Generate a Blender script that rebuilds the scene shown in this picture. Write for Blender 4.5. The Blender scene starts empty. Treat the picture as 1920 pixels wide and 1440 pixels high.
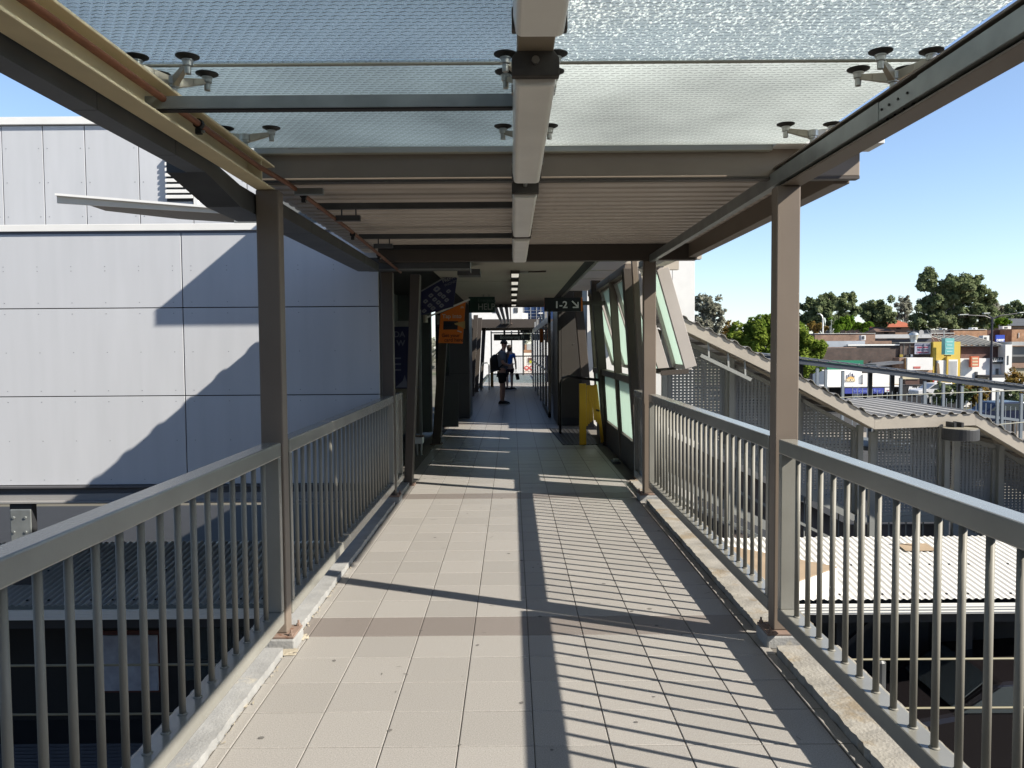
import bpy, math, random
from mathutils import Vector, Matrix
random.seed(7)
R = math.radians
S = bpy.context.scene
COL = S.collection

# ------------------------------------------------------------------ camera
F, YAW, PITCH, ROLL, H = 1480.5, 0.0003, -0.0470, 0.0072, 1.5745
def cam_axes():
    cy, sy, cp, sp, cr, sr = math.cos(YAW), math.sin(YAW), math.cos(PITCH), math.sin(PITCH), math.cos(ROLL), math.sin(ROLL)
    Rz = Matrix(((cy, -sy, 0), (sy, cy, 0), (0, 0, 1)))
    Rx = Matrix(((1, 0, 0), (0, cp, -sp), (0, sp, cp)))
    Ry = Matrix(((cr, 0, sr), (0, 1, 0), (-sr, 0, cr)))
    return Rz @ Rx @ Ry
AX = cam_axes()
cd = bpy.data.cameras.new('camera'); cam = bpy.data.objects.new('camera', cd); COL.objects.link(cam)
r_, f_, u_ = AX.col[0], AX.col[1], AX.col[2]
m = Matrix((r_, u_, -f_)).transposed().to_4x4(); m.translation = (0, 0, H); cam.matrix_world = m
cd.sensor_width = 36; cd.lens = 36 * F / 1920; cd.clip_start = .05; cd.clip_end = 3000
S.camera = cam
def spot(u, v, Y):
    """the place at distance Y seen in that direction from the camera's viewpoint (used to lay out the far street)"""
    d = AX @ Vector(((u - 960) / F, 1, -(v - 720) / F)); t = Y / d.y
    return Vector((d.x * t, Y, H + d.z * t))

# ------------------------------------------------------------------ light
SUN = Vector((1.225, -.548, 1.0)).normalized()          # towards the sun
W = bpy.data.worlds.new('World'); S.world = W; W.use_nodes = True
nt = W.node_tree; nt.nodes.clear()
sky = nt.nodes.new('ShaderNodeTexSky'); sky.sky_type = 'NISHITA'; sky.sun_disc = False
sky.sun_elevation = math.asin(SUN.z); sky.sun_rotation = math.atan2(SUN.x, SUN.y)
sky.air_density = 1.0; sky.dust_density = .35; sky.ozone_density = 1.6
bg = nt.nodes.new('ShaderNodeBackground'); bg.inputs[1].default_value = .05
wo = nt.nodes.new('ShaderNodeOutputWorld')
tcw = nt.nodes.new('ShaderNodeTexCoord'); sxy = nt.nodes.new('ShaderNodeSeparateXYZ'); nt.links.new(tcw.outputs['Generated'], sxy.inputs[0])
rmp = nt.nodes.new('ShaderNodeValToRGB'); rmp.color_ramp.interpolation = 'EASE'          # a clear winter sky: paler towards the horizon all the way round
for p_, c_ in ((0, (1.55, 1.68, 2.05)), (.16, (1.62, 1.66, 1.80)), (.34, (1.68, 1.66, 1.76)), (.75, (.78, .78, .82))):
    e_ = rmp.color_ramp.elements[0] if p_ == 0 else (rmp.color_ramp.elements[1] if p_ == .16 else rmp.color_ramp.elements.new(p_)); e_.position = p_; e_.color = (*c_, 1)
nt.links.new(sxy.outputs[2], rmp.inputs[0]); mlt = nt.nodes.new('ShaderNodeVectorMath'); mlt.operation = 'MULTIPLY'
nt.links.new(sky.outputs[0], mlt.inputs[0]); nt.links.new(rmp.outputs[0], mlt.inputs[1]); nt.links.new(mlt.outputs[0], bg.inputs[0]); nt.links.new(bg.outputs[0], wo.inputs[0])
sl = bpy.data.lights.new('sun', 'SUN'); sl.energy = 5.0; sl.angle = R(.53); sl.color = (1, .93, .82)
so = bpy.data.objects.new('sun', sl); COL.objects.link(so); so.rotation_euler = SUN.to_track_quat('Z', 'Y').to_euler()
vs = S.view_settings; vs.view_transform = 'Standard'; vs.look = 'None'; vs.exposure = 1.18; vs.gamma = 1; vs.use_curve_mapping = False
S.cycles.max_bounces = 10; S.cycles.transparent_max_bounces = 24; S.cycles.use_denoising = True
S.cycles.sample_clamp_indirect = 8

# ------------------------------------------------------------------ materials
MATS = {}
ALB = .66                                             # paint and stone here are mid greys; only the true whites stay bright
def M(name, col, rough=.55, metal=0, var=.06, scale=3, bump=0, bscale=60, rand=0, spec=.4, streak=None, col2=None, c2scale=2, c2w=.5):
    if name in MATS: return MATS[name]
    k_ = .80 if min(col) > .7 else ALB
    col = tuple(c * k_ for c in col); col2 = tuple(c * k_ for c in col2) if col2 else None
    mt = bpy.data.materials.new(name); mt.use_nodes = True; n = mt.node_tree.nodes; l = mt.node_tree.links
    b = n['Principled BSDF']; b.inputs['Roughness'].default_value = rough; b.inputs['Metallic'].default_value = metal
    b.inputs['Specular IOR Level'].default_value = spec
    tc = n.new('ShaderNodeTexCoord'); out = None
    mp = n.new('ShaderNodeMapping'); l.new(tc.outputs['Object'], mp.inputs[0])
    if streak: mp.inputs['Scale'].default_value = streak
    nz = n.new('ShaderNodeTexNoise'); nz.inputs['Scale'].default_value = scale; nz.inputs['Detail'].default_value = 6
    l.new(mp.outputs[0], nz.inputs['Vector'])
    mr = n.new('ShaderNodeMapRange'); mr.inputs[1].default_value = .3; mr.inputs[2].default_value = .7
    mr.inputs[3].default_value = 1 - var; mr.inputs[4].default_value = 1 + var
    l.new(nz.outputs[0], mr.inputs[0]); fac = mr.outputs[0]
    if rand:
        oi = n.new('ShaderNodeObjectInfo'); m2 = n.new('ShaderNodeMapRange')
        m2.inputs[3].default_value = 1 - rand; m2.inputs[4].default_value = 1 + rand
        l.new(oi.outputs['Random'], m2.inputs[0]); mu = n.new('ShaderNodeMath'); mu.operation = 'MULTIPLY'
        l.new(fac, mu.inputs[0]); l.new(m2.outputs[0], mu.inputs[1]); fac = mu.outputs[0]
    vm = n.new('ShaderNodeVectorMath'); vm.operation = 'SCALE'; vm.inputs[0].default_value = col[:3]
    if col2:
        mx = n.new('ShaderNodeMix'); mx.data_type = 'RGBA'; mx.inputs[6].default_value = (*col, 1); mx.inputs[7].default_value = (*col2, 1)
        n2 = n.new('ShaderNodeTexNoise'); n2.inputs['Scale'].default_value = c2scale; n2.inputs['Detail'].default_value = 8; n2.inputs['Roughness'].default_value = .65
        l.new(mp.outputs[0], n2.inputs['Vector']); rp = n.new('ShaderNodeMapRange')
        rp.inputs[1].default_value = c2w; rp.inputs[2].default_value = c2w + .12
        l.new(n2.outputs[0], rp.inputs[0]); l.new(rp.outputs[0], mx.inputs[0]); l.new(mx.outputs[2], vm.inputs[0])
    l.new(fac, vm.inputs['Scale']); l.new(vm.outputs[0], b.inputs['Base Color'])
    if bump:
        nb = n.new('ShaderNodeTexNoise'); nb.inputs['Scale'].default_value = bscale; nb.inputs['Detail'].default_value = 3
        l.new(tc.outputs['Object'], nb.inputs['Vector']); bp = n.new('ShaderNodeBump'); bp.inputs['Strength'].default_value = bump
        bp.inputs['Distance'].default_value = .01; l.new(nb.outputs[0], bp.inputs['Height']); l.new(bp.outputs[0], b.inputs['Normal'])
    MATS[name] = mt; return mt

def brick_mat(name, c1, c2, mortar, bw=.23, bh=.086):
    mt = bpy.data.materials.new(name); mt.use_nodes = True; n = mt.node_tree.nodes; l = mt.node_tree.links
    b = n['Principled BSDF']; b.inputs['Roughness'].default_value = .9
    tc = n.new('ShaderNodeTexCoord'); sp = n.new('ShaderNodeSeparateXYZ'); cb = n.new('ShaderNodeCombineXYZ')
    l.new(tc.outputs['Object'], sp.inputs[0])
    ad = n.new('ShaderNodeMath'); l.new(sp.outputs[0], ad.inputs[0]); l.new(sp.outputs[1], ad.inputs[1])
    l.new(ad.outputs[0], cb.inputs[0]); l.new(sp.outputs[2], cb.inputs[1])
    bt = n.new('ShaderNodeTexBrick'); bt.inputs['Color1'].default_value = (*[c*ALB for c in c1], 1); bt.inputs['Color2'].default_value = (*[c*ALB for c in c2], 1)
    bt.inputs['Mortar'].default_value = (*[c*ALB for c in mortar], 1); bt.inputs['Scale'].default_value = 1
    bt.inputs['Brick Width'].default_value = bw; bt.inputs['Row Height'].default_value = bh; bt.inputs['Mortar Size'].default_value = .008
    l.new(cb.outputs[0], bt.inputs[0])
    nz = n.new('ShaderNodeTexNoise'); nz.inputs['Scale'].default_value = 1.2; nz.inputs['Detail'].default_value = 8; l.new(tc.outputs['Object'], nz.inputs[0])
    mr = n.new('ShaderNodeMapRange'); mr.inputs[1].default_value = .3; mr.inputs[2].default_value = .7; mr.inputs[3].default_value = .72; mr.inputs[4].default_value = 1.25
    l.new(nz.outputs[0], mr.inputs[0])
    vm = n.new('ShaderNodeVectorMath'); vm.operation = 'SCALE'; l.new(bt.outputs[0], vm.inputs[0]); l.new(mr.outputs[0], vm.inputs['Scale'])
    l.new(vm.outputs[0], b.inputs['Base Color']); MATS[name] = mt; return mt

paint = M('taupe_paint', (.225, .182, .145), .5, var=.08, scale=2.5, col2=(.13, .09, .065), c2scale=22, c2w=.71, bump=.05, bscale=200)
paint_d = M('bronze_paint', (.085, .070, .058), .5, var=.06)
rail_m = M('rail_paint', (.29, .285, .252), .2, var=.10, scale=3.5, col2=(.20, .19, .16), c2scale=26, c2w=.72, bump=.04, bscale=120, spec=.6)
cream = M('cream_paint', (.98, .84, .55), .5, var=.09, scale=5, bump=.05)
galv = M('galvanised_steel', (.36, .385, .38), .42, .55, var=.16, scale=7)
galv_d = M('weathered_tray_steel', (.11, .115, .12), .5, .35, var=.18, scale=5, col2=(.17, .17, .165), c2scale=3, c2w=.58)
copper = M('old_copper', (.26, .10, .05), .45, .35, var=.2, scale=12)
white_m = M('white_steel', (.78, .78, .76), .45, var=.04)
clad = M('pearl_cladding', (.66, .678, .71), .42, var=.035, scale=2.2, rand=.03, streak=(3, 1, .35), spec=.35)
joint_m = M('dark_joint', (.03, .03, .035), .8)
dark = M('black_void', (.025, .026, .03), .85)
darkg = M('charcoal_paint', (.036, .038, .042), .55)
conc = M('kerb_concrete', (.35, .33, .29), .9, var=.2, scale=7, bump=.5, bscale=70, col2=(.30, .245, .17), c2scale=5, c2w=.51)
conc_g = M('grey_concrete', (.36, .36, .35), .85, var=.16, scale=6, bump=.35, bscale=80, col2=(.50, .46, .38), c2scale=9, c2w=.60)
slab_m = M('mortar_bed', (.17, .155, .135), .95)
rust = M('rusty_plate', (.27, .19, .15), .8, var=.2, scale=14, col2=(.16, .06, .025), c2scale=16, c2w=.56)
diff = M('frosted_acrylic', (.92, .89, .82), .3, var=.07, scale=4, spec=.5)
lamp_grey = M('fitting_grey', (.30, .30, .285), .5, var=.1)
lamp_dark = M('fitting_cap', (.085, .075, .065), .75, var=.3, scale=18)
steel = M('stainless_steel', (.55, .54, .50), .33, .85, var=.08, scale=20)
cast = M('cast_fitting', (.52, .47, .38), .42, .45, var=.1, scale=14)
black = M('black_rubber', (.018, .018, .018), .6)
whiteroof = M('white_roof_sheet', (.80, .79, .755), .4, var=.05, scale=2, col2=(.66, .62, .54), c2scale=1.6, c2w=.64)
soffit_m = M('soffit_sheet', (.76, .67, .59), .5, var=.10, scale=1.5, streak=(1, 8, 1))
tan = M('tan_plywood', (.42, .32, .22), .8, var=.12, scale=3)
ceil_m = M('ceiling_board', (.56, .50, .43), .7, var=.07, scale=1, rand=.05)
yellow = M('safety_yellow', (.78, .42, .02), .45, var=.06)
orange = M('orange_print', (.85, .21, .015), .5, var=.02)
navy = M('navy_print', (.022, .028, .10), .45, var=.02)
greenp = M('dark_green_print', (.012, .055, .045), .4, var=.02)
signblack = M('sign_black', (.014, .017, .02), .4, var=.02)
white_p = M('white_print', (.82, .82, .82), .5, var=0)
grey_p = M('grey_print', (.45, .46, .46), .5, var=0)
asphalt = M('asphalt', (.055, .055, .055), .9, var=.15)
earth = M('dry_ground', (.16, .145, .11), .95, var=.25, scale=.05, col2=(.07, .09, .035), c2scale=.03, c2w=.5)
foil = M('pale_glass_film', (.60, .66, .62), .2, var=.06, scale=1.2, spec=.5)

def glassmat(name, tint, alpha, rough=.08):
    mt = bpy.data.materials.new(name); mt.use_nodes = True; n = mt.node_tree.nodes; l = mt.node_tree.links; n.clear()
    o = n.new('ShaderNodeOutputMaterial'); t = n.new('ShaderNodeBsdfTransparent'); t.inputs[0].default_value = (*tint, 1)
    g = n.new('ShaderNodeBsdfPrincipled'); g.inputs['Base Color'].default_value = (tint[0] * .25, tint[1] * .25, tint[2] * .25, 1); g.inputs['Roughness'].default_value = rough
    mx = n.new('ShaderNodeMixShader'); mx.inputs[0].default_value = alpha
    l.new(t.outputs[0], mx.inputs[1]); l.new(g.outputs[0], mx.inputs[2]); l.new(mx.outputs[0], o.inputs[0]); MATS[name] = mt; return mt
clear_glass = glassmat('clear_glass', (.80, .88, .85), .16)
dark_glass = glassmat('dark_glass', (.35, .42, .45), .5)

def frosted(name, col, trans=.6):
    mt = bpy.data.materials.new(name); mt.use_nodes = True; n = mt.node_tree.nodes; l = mt.node_tree.links; n.clear()
    o = n.new('ShaderNodeOutputMaterial'); t = n.new('ShaderNodeBsdfTranslucent'); t.inputs[0].default_value = (*col, 1)
    d = n.new('ShaderNodeBsdfPrincipled'); d.inputs['Base Color'].default_value = (*col, 1); d.inputs['Roughness'].default_value = .25
    mx = n.new('ShaderNodeMixShader'); mx.inputs[0].default_value = trans
    l.new(d.outputs[0], mx.inputs[1]); l.new(t.outputs[0], mx.inputs[2]); l.new(mx.outputs[0], o.inputs[0]); MATS[name] = mt; return mt
frost_glass = frosted('frosted_green_glass', (.66, .76, .70))

def canopy_glass(name, body, trans, sparkle, clear):
    """rolled chevron-pattern glass: the pattern is fine relief, the body scatters light, some facets throw the sun on"""
    mt = bpy.data.materials.new(name); mt.use_nodes = True; n = mt.node_tree.nodes; l = mt.node_tree.links; n.clear()
    def math_(op, a, b=None, c=None):
        k = n.new('ShaderNodeMath'); k.operation = op
        for i, x in enumerate((a, b, c)):
            if x is None: continue
            if isinstance(x, (int, float)): k.inputs[i].default_value = x
            else: l.new(x, k.inputs[i])
        return k.outputs[0]
    tc = n.new('ShaderNodeTexCoord'); sp = n.new('ShaderNodeSeparateXYZ'); l.new(tc.outputs['Object'], sp.inputs[0])
    nz = n.new('ShaderNodeTexNoise'); nz.inputs['Scale'].default_value = 30; l.new(tc.outputs['Object'], nz.inputs[0])
    xs = math_('ADD', sp.outputs[0], math_('MULTIPLY', math_('FLOOR', math_('DIVIDE', sp.outputs[1], .026)), .0157))
    tri = math_('PINGPONG', xs, .020)
    yy = math_('ADD', math_('ADD', sp.outputs[1], math_('MULTIPLY', tri, .42)), math_('MULTIPLY', nz.outputs[0], .010))
    saw = math_('FRACT', math_('DIVIDE', yy, .026))
    line = math_('SMOOTH_MIN', math_('LESS_THAN', saw, .20), 1, .0)
    gap = math_('GREATER_THAN', math_('PINGPONG', math_('ADD', xs, .003), .020), .003)
    line = math_('MULTIPLY', line, gap)
    big = n.new('ShaderNodeTexNoise'); big.inputs['Scale'].default_value = 1.3; big.inputs['Detail'].default_value = 7; l.new(tc.outputs['Object'], big.inputs[0])
    dirt = n.new('ShaderNodeMapRange'); dirt.inputs[1].default_value = .35; dirt.inputs[2].default_value = .7; dirt.inputs[3].default_value = 1.12; dirt.inputs[4].default_value = .74
    l.new(big.outputs[0], dirt.inputs[0])
    dk = math_('SUBTRACT', 1, math_('MULTIPLY', line, .62))
    br = math_('MULTIPLY', dirt.outputs[0], dk)
    vm = n.new('ShaderNodeVectorMath'); vm.operation = 'SCALE'; vm.inputs[0].default_value = body; l.new(br, vm.inputs['Scale'])
    colr = vm.outputs[0]
    if sparkle:  # bright noise added to the colour stands in for sun glints
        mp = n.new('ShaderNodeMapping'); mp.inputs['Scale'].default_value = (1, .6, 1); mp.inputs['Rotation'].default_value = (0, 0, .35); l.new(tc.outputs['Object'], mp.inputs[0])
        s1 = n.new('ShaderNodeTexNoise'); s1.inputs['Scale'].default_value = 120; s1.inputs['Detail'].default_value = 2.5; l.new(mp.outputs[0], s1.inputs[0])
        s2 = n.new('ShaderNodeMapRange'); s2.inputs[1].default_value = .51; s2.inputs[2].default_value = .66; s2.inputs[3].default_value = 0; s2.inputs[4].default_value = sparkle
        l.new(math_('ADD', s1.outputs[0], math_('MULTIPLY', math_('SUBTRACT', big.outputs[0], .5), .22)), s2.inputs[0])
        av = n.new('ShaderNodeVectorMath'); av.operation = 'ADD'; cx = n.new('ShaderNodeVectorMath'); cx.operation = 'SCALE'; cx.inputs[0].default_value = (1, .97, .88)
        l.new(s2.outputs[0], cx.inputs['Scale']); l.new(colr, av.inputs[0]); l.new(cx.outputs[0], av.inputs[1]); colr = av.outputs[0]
    tl = n.new('ShaderNodeBsdfTranslucent'); l.new(colr, tl.inputs[0])
    df = n.new('ShaderNodeBsdfDiffuse'); l.new(colr, df.inputs[0])
    rf = n.new('ShaderNodeBsdfRefraction'); rf.inputs['Roughness'].default_value = .22; rf.inputs['IOR'].default_value = 1.12; vr = n.new('ShaderNodeVectorMath'); vr.operation = 'SCALE'; vr.inputs[0].default_value = (.80, .90, .95); l.new(dk, vr.inputs['Scale']); l.new(vr.outputs[0], rf.inputs[0])
    bp = n.new('ShaderNodeBump'); bp.inputs['Strength'].default_value = .6; bp.inputs['Distance'].default_value = .006
    l.new(line, bp.inputs['Height']); l.new(bp.outputs[0], rf.inputs['Normal'])
    a = n.new('ShaderNodeMixShader'); a.inputs[0].default_value = .15; l.new(tl.outputs[0], a.inputs[1]); l.new(df.outputs[0], a.inputs[2])
    b = n.new('ShaderNodeMixShader'); b.inputs[0].default_value = clear; l.new(a.outputs[0], b.inputs[1]); l.new(rf.outputs[0], b.inputs[2])
    tp = n.new('ShaderNodeBsdfTransparent'); vt = n.new('ShaderNodeVectorMath'); vt.operation = 'SCALE'; vt.inputs[0].default_value = (.90, .93, .94); l.new(dk, vt.inputs['Scale']); l.new(vt.outputs[0], tp.inputs[0]); b2 = n.new('ShaderNodeMixShader'); b2.inputs[0].default_value = trans
    l.new(b.outputs[0], b2.inputs[1]); l.new(tp.outputs[0], b2.inputs[2])
    o = n.new('ShaderNodeOutputMaterial'); l.new(b2.outputs[0], o.inputs[0]); MATS[name] = mt; return mt

# ------------------------------------------------------------------ mesh helpers
UNIT = [1.0, 0.0]                                     # the canopy steelwork is drawn on a larger grid; UNIT brings it to metres
def fit(p): return Vector((p[0] * UNIT[0], p[1] * UNIT[0], p[2] * UNIT[0] + UNIT[1]))
class MB:
    def __init__(s): s.v = []; s.f = []
    def hexa(s, p):
        b = len(s.v); s.v += [tuple(x) for x in p]
        s.f += [(b, b+3, b+2, b+1), (b+4, b+5, b+6, b+7), (b, b+1, b+5, b+4), (b+1, b+2, b+6, b+5), (b+2, b+3, b+7, b+6), (b+3, b, b+4, b+7)]; return s
    def box(s, x0, x1, y0, y1, z0, z1):
        return s.hexa([(x0, y0, z0), (x1, y0, z0), (x1, y1, z0), (x0, y1, z0), (x0, y0, z1), (x1, y0, z1), (x1, y1, z1), (x0, y1, z1)])
    def bar(s, p0, p1, w, h, up=(0, 0, 1)):
        p0, p1 = Vector(p0), Vector(p1); d = (p1 - p0).normalized(); a = d.cross(Vector(up))
        if a.length < 1e-4: a = d.cross(Vector((1, 0, 0)))
        a.normalize(); c = a.cross(d).normalized(); a *= w / 2; c *= h / 2
        return s.hexa([p0 - a - c, p0 + a - c, p1 + a - c, p1 - a - c, p0 - a + c, p0 + a + c, p1 + a + c, p1 - a + c])
    def tube(s, pts, r, n=8, caps=True):
        pts = [Vector(p) for p in pts]; rs = r if isinstance(r, (list, tuple)) else [r] * len(pts); b = len(s.v); k = len(pts)
        for i, p in enumerate(pts):
            d = (pts[min(i+1, k-1)] - pts[max(i-1, 0)]).normalized()
            a = d.cross(Vector((0, 0, 1)))
            if a.length < .05: a = d.cross(Vector((0, 1, 0)))
            a.normalize(); c = d.cross(a)
            for j in range(n):
                t = 2 * math.pi * j / n; s.v.append(tuple(p + (a * math.cos(t) + c * math.sin(t)) * rs[i]))
        for i in range(k - 1):
            for j in range(n):
                q = (j + 1) % n; s.f.append((b+i*n+j, b+(i+1)*n+j, b+(i+1)*n+q, b+i*n+q))
        if caps: s.f += [tuple(b + j for j in range(n)), tuple(b + (k-1)*n + j for j in range(n - 1, -1, -1))]
        return s
    def prism(s, poly, axis, c0, c1):
        n = len(poly); b = len(s.v)
        def pt(a, c, t): return {'x': (t, a, c), 'y': (a, t, c), 'z': (a, c, t)}[axis]
        s.v += [pt(a, c, c0) for a, c in poly] + [pt(a, c, c1) for a, c in poly]
        s.f += [tuple(b + i for i in range(n)), tuple(b + n + i for i in range(n - 1, -1, -1))]
        s.f += [(b + i, b + n + i, b + n + (i+1) % n, b + (i+1) % n) for i in range(n)]; return s
    def lathe(s, prof, c, n=16):
        b = len(s.v); k = len(prof)
        for r, z in prof:
            for j in range(n):
                t = 2 * math.pi * j / n; s.v.append((c[0] + r * math.cos(t), c[1] + r * math.sin(t), c[2] + z))
        for i in range(k - 1):
            for j in range(n): s.f.append((b+i*n+j, b+i*n+(j+1) % n, b+(i+1)*n+(j+1) % n, b+(i+1)*n+j))
        s.f += [tuple(b + j for j in range(n - 1, -1, -1)), tuple(b + (k-1)*n + j for j in range(n))]; return s
    def quad(s, *p):
        b = len(s.v); s.v += [tuple(x) for x in p]; s.f.append(tuple(range(b, b + len(p)))); return s
    def mesh(s, name):
        me = bpy.data.meshes.new(name); me.from_pydata([tuple(fit(p)) for p in s.v] if UNIT[0] != 1 else s.v, [], s.f); me.update(); return me
    def build(s, name, mat, parent=None, smooth=False, bevel=0, recalc=True):
        me = s.mesh(name)
        if recalc:
            import bmesh
            bm = bmesh.new(); bm.from_mesh(me); bmesh.ops.recalc_face_normals(bm, faces=bm.faces); bm.to_mesh(me); bm.free()
        return link(name, me, mat, parent, smooth, bevel)
def link(name, me, mat, parent=None, smooth=False, bevel=0):
    if mat and not me.materials: me.materials.append(mat)
    if smooth:
        for p in me.polygons: p.use_smooth = True
    o = bpy.data.objects.new(name, me); COL.objects.link(o)
    if parent: adopt(o, parent)
    if bevel:
        bv = o.modifiers.new('edge', 'BEVEL'); bv.width = bevel; bv.segments = 2; bv.limit_method = 'ANGLE'
    return o
def adopt(o, parent):
    o.parent = parent
    if parent.parent is None: o.location = o.location - parent.location
def tag(o, label, cat, group=None):
    o['label'] = label; o['category'] = cat
    if group: o['group'] = group
    return o
def thing(name, label, cat, loc=(0, 0, 0), group=None):
    loc = fit(loc)
    o = bpy.data.objects.new(name, None); o.empty_display_size = .1; COL.objects.link(o); o.location = loc
    return tag(o, label, cat, group)
def struct(o): o['kind'] = 'structure'; return o
def stuff(o): o['kind'] = 'stuff'; return o
def kids(o): return [c for c in bpy.data.objects if c.parent == o]
def copy_thing(root, delta, label, group=None):
    c = root.copy(); COL.objects.link(c); c.location = root.location + Vector(delta); c['label'] = label
    if group: c['group'] = group
    for k in list(root.children):
        q = k.copy(); COL.objects.link(q); q.parent = c
        for g in k.children:
            z = g.copy(); COL.objects.link(z); z.parent = q
    return c
def box(name, mat, parent, x0, x1, y0, y1, z0, z1, bevel=0):
    return MB().box(x0, x1, y0, y1, z0, z1).build(name, mat, parent, bevel=bevel)
def text(s, size, loc, mat, parent, rz=0, align='LEFT', name='lettering', sx=1, bold=0, shear=0, rx=90):
    c = bpy.data.curves.new(name, 'FONT'); c.body = s; c.size = size; c.align_x = align; c.extrude = .0015; c.offset = bold; c.shear = shear
    c.materials.append(mat); o = bpy.data.objects.new(name, c); COL.objects.link(o); o.location = loc; o.rotation_euler = (R(rx), 0, R(rz)); o.scale = (sx, 1, 1)
    adopt(o, parent); return o
def ribbed(x0, x1, y0, y1, z, pitch, amp, along='y', flat=.5, n=0, slope=0, mid=1):
    """corrugated sheet; ribs run along the named axis; z is the height of the low flats; trapezoid ribs (n=0) or sine (n points)"""
    mb = MB(); a0, a1 = (x0, x1) if along == 'y' else (y0, y1); prof = []; a = a0
    while a < a1:
        if n: prof += [(a + pitch * i / n, amp * (.5 + .5 * math.sin(2 * math.pi * i / n))) for i in range(n)]
        else: prof += [(a, 0), (a + pitch * flat, 0), (a + pitch * (flat + .12), amp), (a + pitch * .88, amp)]
        a += pitch
    prof = [p for p in prof if p[0] <= a1]; prof.append((a1, prof[-1][1]))
    b0, b1 = (y0, y1) if along == 'y' else (x0, x1)
    for k in range(mid + 1):
        b = b0 + (b1 - b0) * k / mid
        for a, h in prof:
            mb.v.append((a, b, z + h + slope * (b - b0)) if along == 'y' else (b, a, z + h + slope * (a - a0)))
    m_ = len(prof)
    for k in range(mid):
        for i in range(m_ - 1): mb.f.append((k*m_+i, k*m_+i+1, (k+1)*m_+i+1, (k+1)*m_+i))
    return mb

# ================================================================== WALKWAY
X0, Y0, T = -1.123, 4.248, .3
DARKROWS = (0, 13, 26, 39)
floor = struct(box('walkway_floor', slab_m, None, -1.46, 1.66, .2, 46, -.30, -.006))
def tilemat(name, c):
    mt = M(name, c, .42, var=.26, scale=190, bump=.15, bscale=320, rand=.06, spec=.45, col2=tuple(k*.80 for k in c), c2scale=1.7, c2w=.60)
    return mt
tile_l = tilemat('stone_tile', (.395, .375, .348)); tile_d = tilemat('dark_stone_tile', (.255, .225, .205))
def tile_mesh(name, w, d, mat):
    g = .0022; b = .002; mb = MB()
    mb.v = [(g, g, -.012), (w-g, g, -.012), (w-g, d-g, -.012), (g, d-g, -.012), (g, g, -b), (w-g, g, -b), (w-g, d-g, -b), (g, d-g, -b),
            (g+b, g+b, 0), (w-g-b, g+b, 0), (w-g-b, d-g-b, 0), (g+b, d-g-b, 0)]
    mb.f = [(0,1,5,4),(1,2,6,5),(2,3,7,6),(3,0,4,7),(4,5,9,8),(5,6,10,9),(6,7,11,10),(7,4,8,11),(8,9,10,11)]
    me = mb.mesh(name); me.materials.append(mat); return me
tm = {k: tile_mesh('tile', T, T, m_) for k, m_ in ((0, tile_l), (1, tile_d))}
ts = {k: tile_mesh('tile', .058, T, m_) for k, m_ in ((0, tile_l), (1, tile_d))}
for r in range(-5, 23):
    dk = int(r in DARKROWS)
    for c in range(8):
        o = link('tile', tm[dk], None, floor); o.location = (X0 + c*T, Y0 + r*T, random.uniform(-.0006, .0006)); o.rotation_euler = (random.uniform(-.0012, .0012), random.uniform(-.0012, .0012), 0)
    if r < 14:
        o = link('tile', ts[dk], None, floor); o.location = (X0 - .059, Y0 + r*T, 0)
def tile_field(rows, cols, mat, x0, w):
    mb = MB(); g = .0025
    for r in rows:
        for c in cols:
            x, y = x0 + c*w, Y0 + r*T; mb.quad((x+g, y+g, 0), (x+w-g, y+g, 0), (x+w-g, y+T-g, 0), (x+g, y+T-g, 0))
    return stuff(mb.build('tile_field', mat, floor, recalc=False))
far = range(23, 140)
tile_field([r for r in far if r not in DARKROWS], range(8), tile_l, X0, T)
tile_field([r for r in far if r in DARKROWS], range(8), tile_d, X0, T)
tile_field(range(-5, 140), [0], tile_l, 1.277, .058)
tile_field(range(14, 140), [0], tile_l, X0 - .13, .13)
# left flush concrete strip, pieces stop round the column feet
def rough_strip(name, xs, y0, y1, z, mat, jig=.006, step=.06, face=True):
    mb = MB(); n = max(2, int((y1 - y0) / step)); k = len(xs)
    for i in range(n + 1):
        y = y0 + (y1 - y0) * i / n
        for j, x in enumerate(xs):
            e = random.uniform(-jig, jig) if j in (0, k - 1) else 0
            mb.v.append((x + e, y, z + random.uniform(-.0015, .0015)))
    for i in range(n):
        for j in range(k - 1): mb.f.append((i*k+j, i*k+j+1, (i+1)*k+j+1, (i+1)*k+j))
    if face:
        b = len(mb.v)
        for i in range(n + 1):
            for j in (0, k - 1):
                v = mb.v[i*k+j]; mb.v.append((v[0], v[1], -.012))
        for i in range(n):
            mb.f.append((i*k, (i+1)*k, b+2*(i+1), b+2*i)); mb.f.append((i*k+k-1, b+2*i+1, b+2*i+3, (i+1)*k+k-1))
        mb.f.append((0, *range(1, k), b+1, b)); e = n*k; mb.f.append((e, b+2*n, b+2*n+1, *range(e+k-1, e, -1)))
    return mb.build(name, mat, None)
for y0, y1 in ((.3, 3.99), (4.27, 7.86), (8.14, 9.0)):
    struct(rough_strip('kerb', [-1.185, -1.24, -1.32, -1.45], y0, y1, .038, conc_g, .004, .03))
for y0, y1 in ((.3, 3.97), (4.28, 7.84), (8.14, 9.0)):
    k = struct(rough_strip('kerb', [1.338, 1.40, 1.47, 1.56, 1.65], y0, y1, .040, conc, .006, .03))
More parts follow.
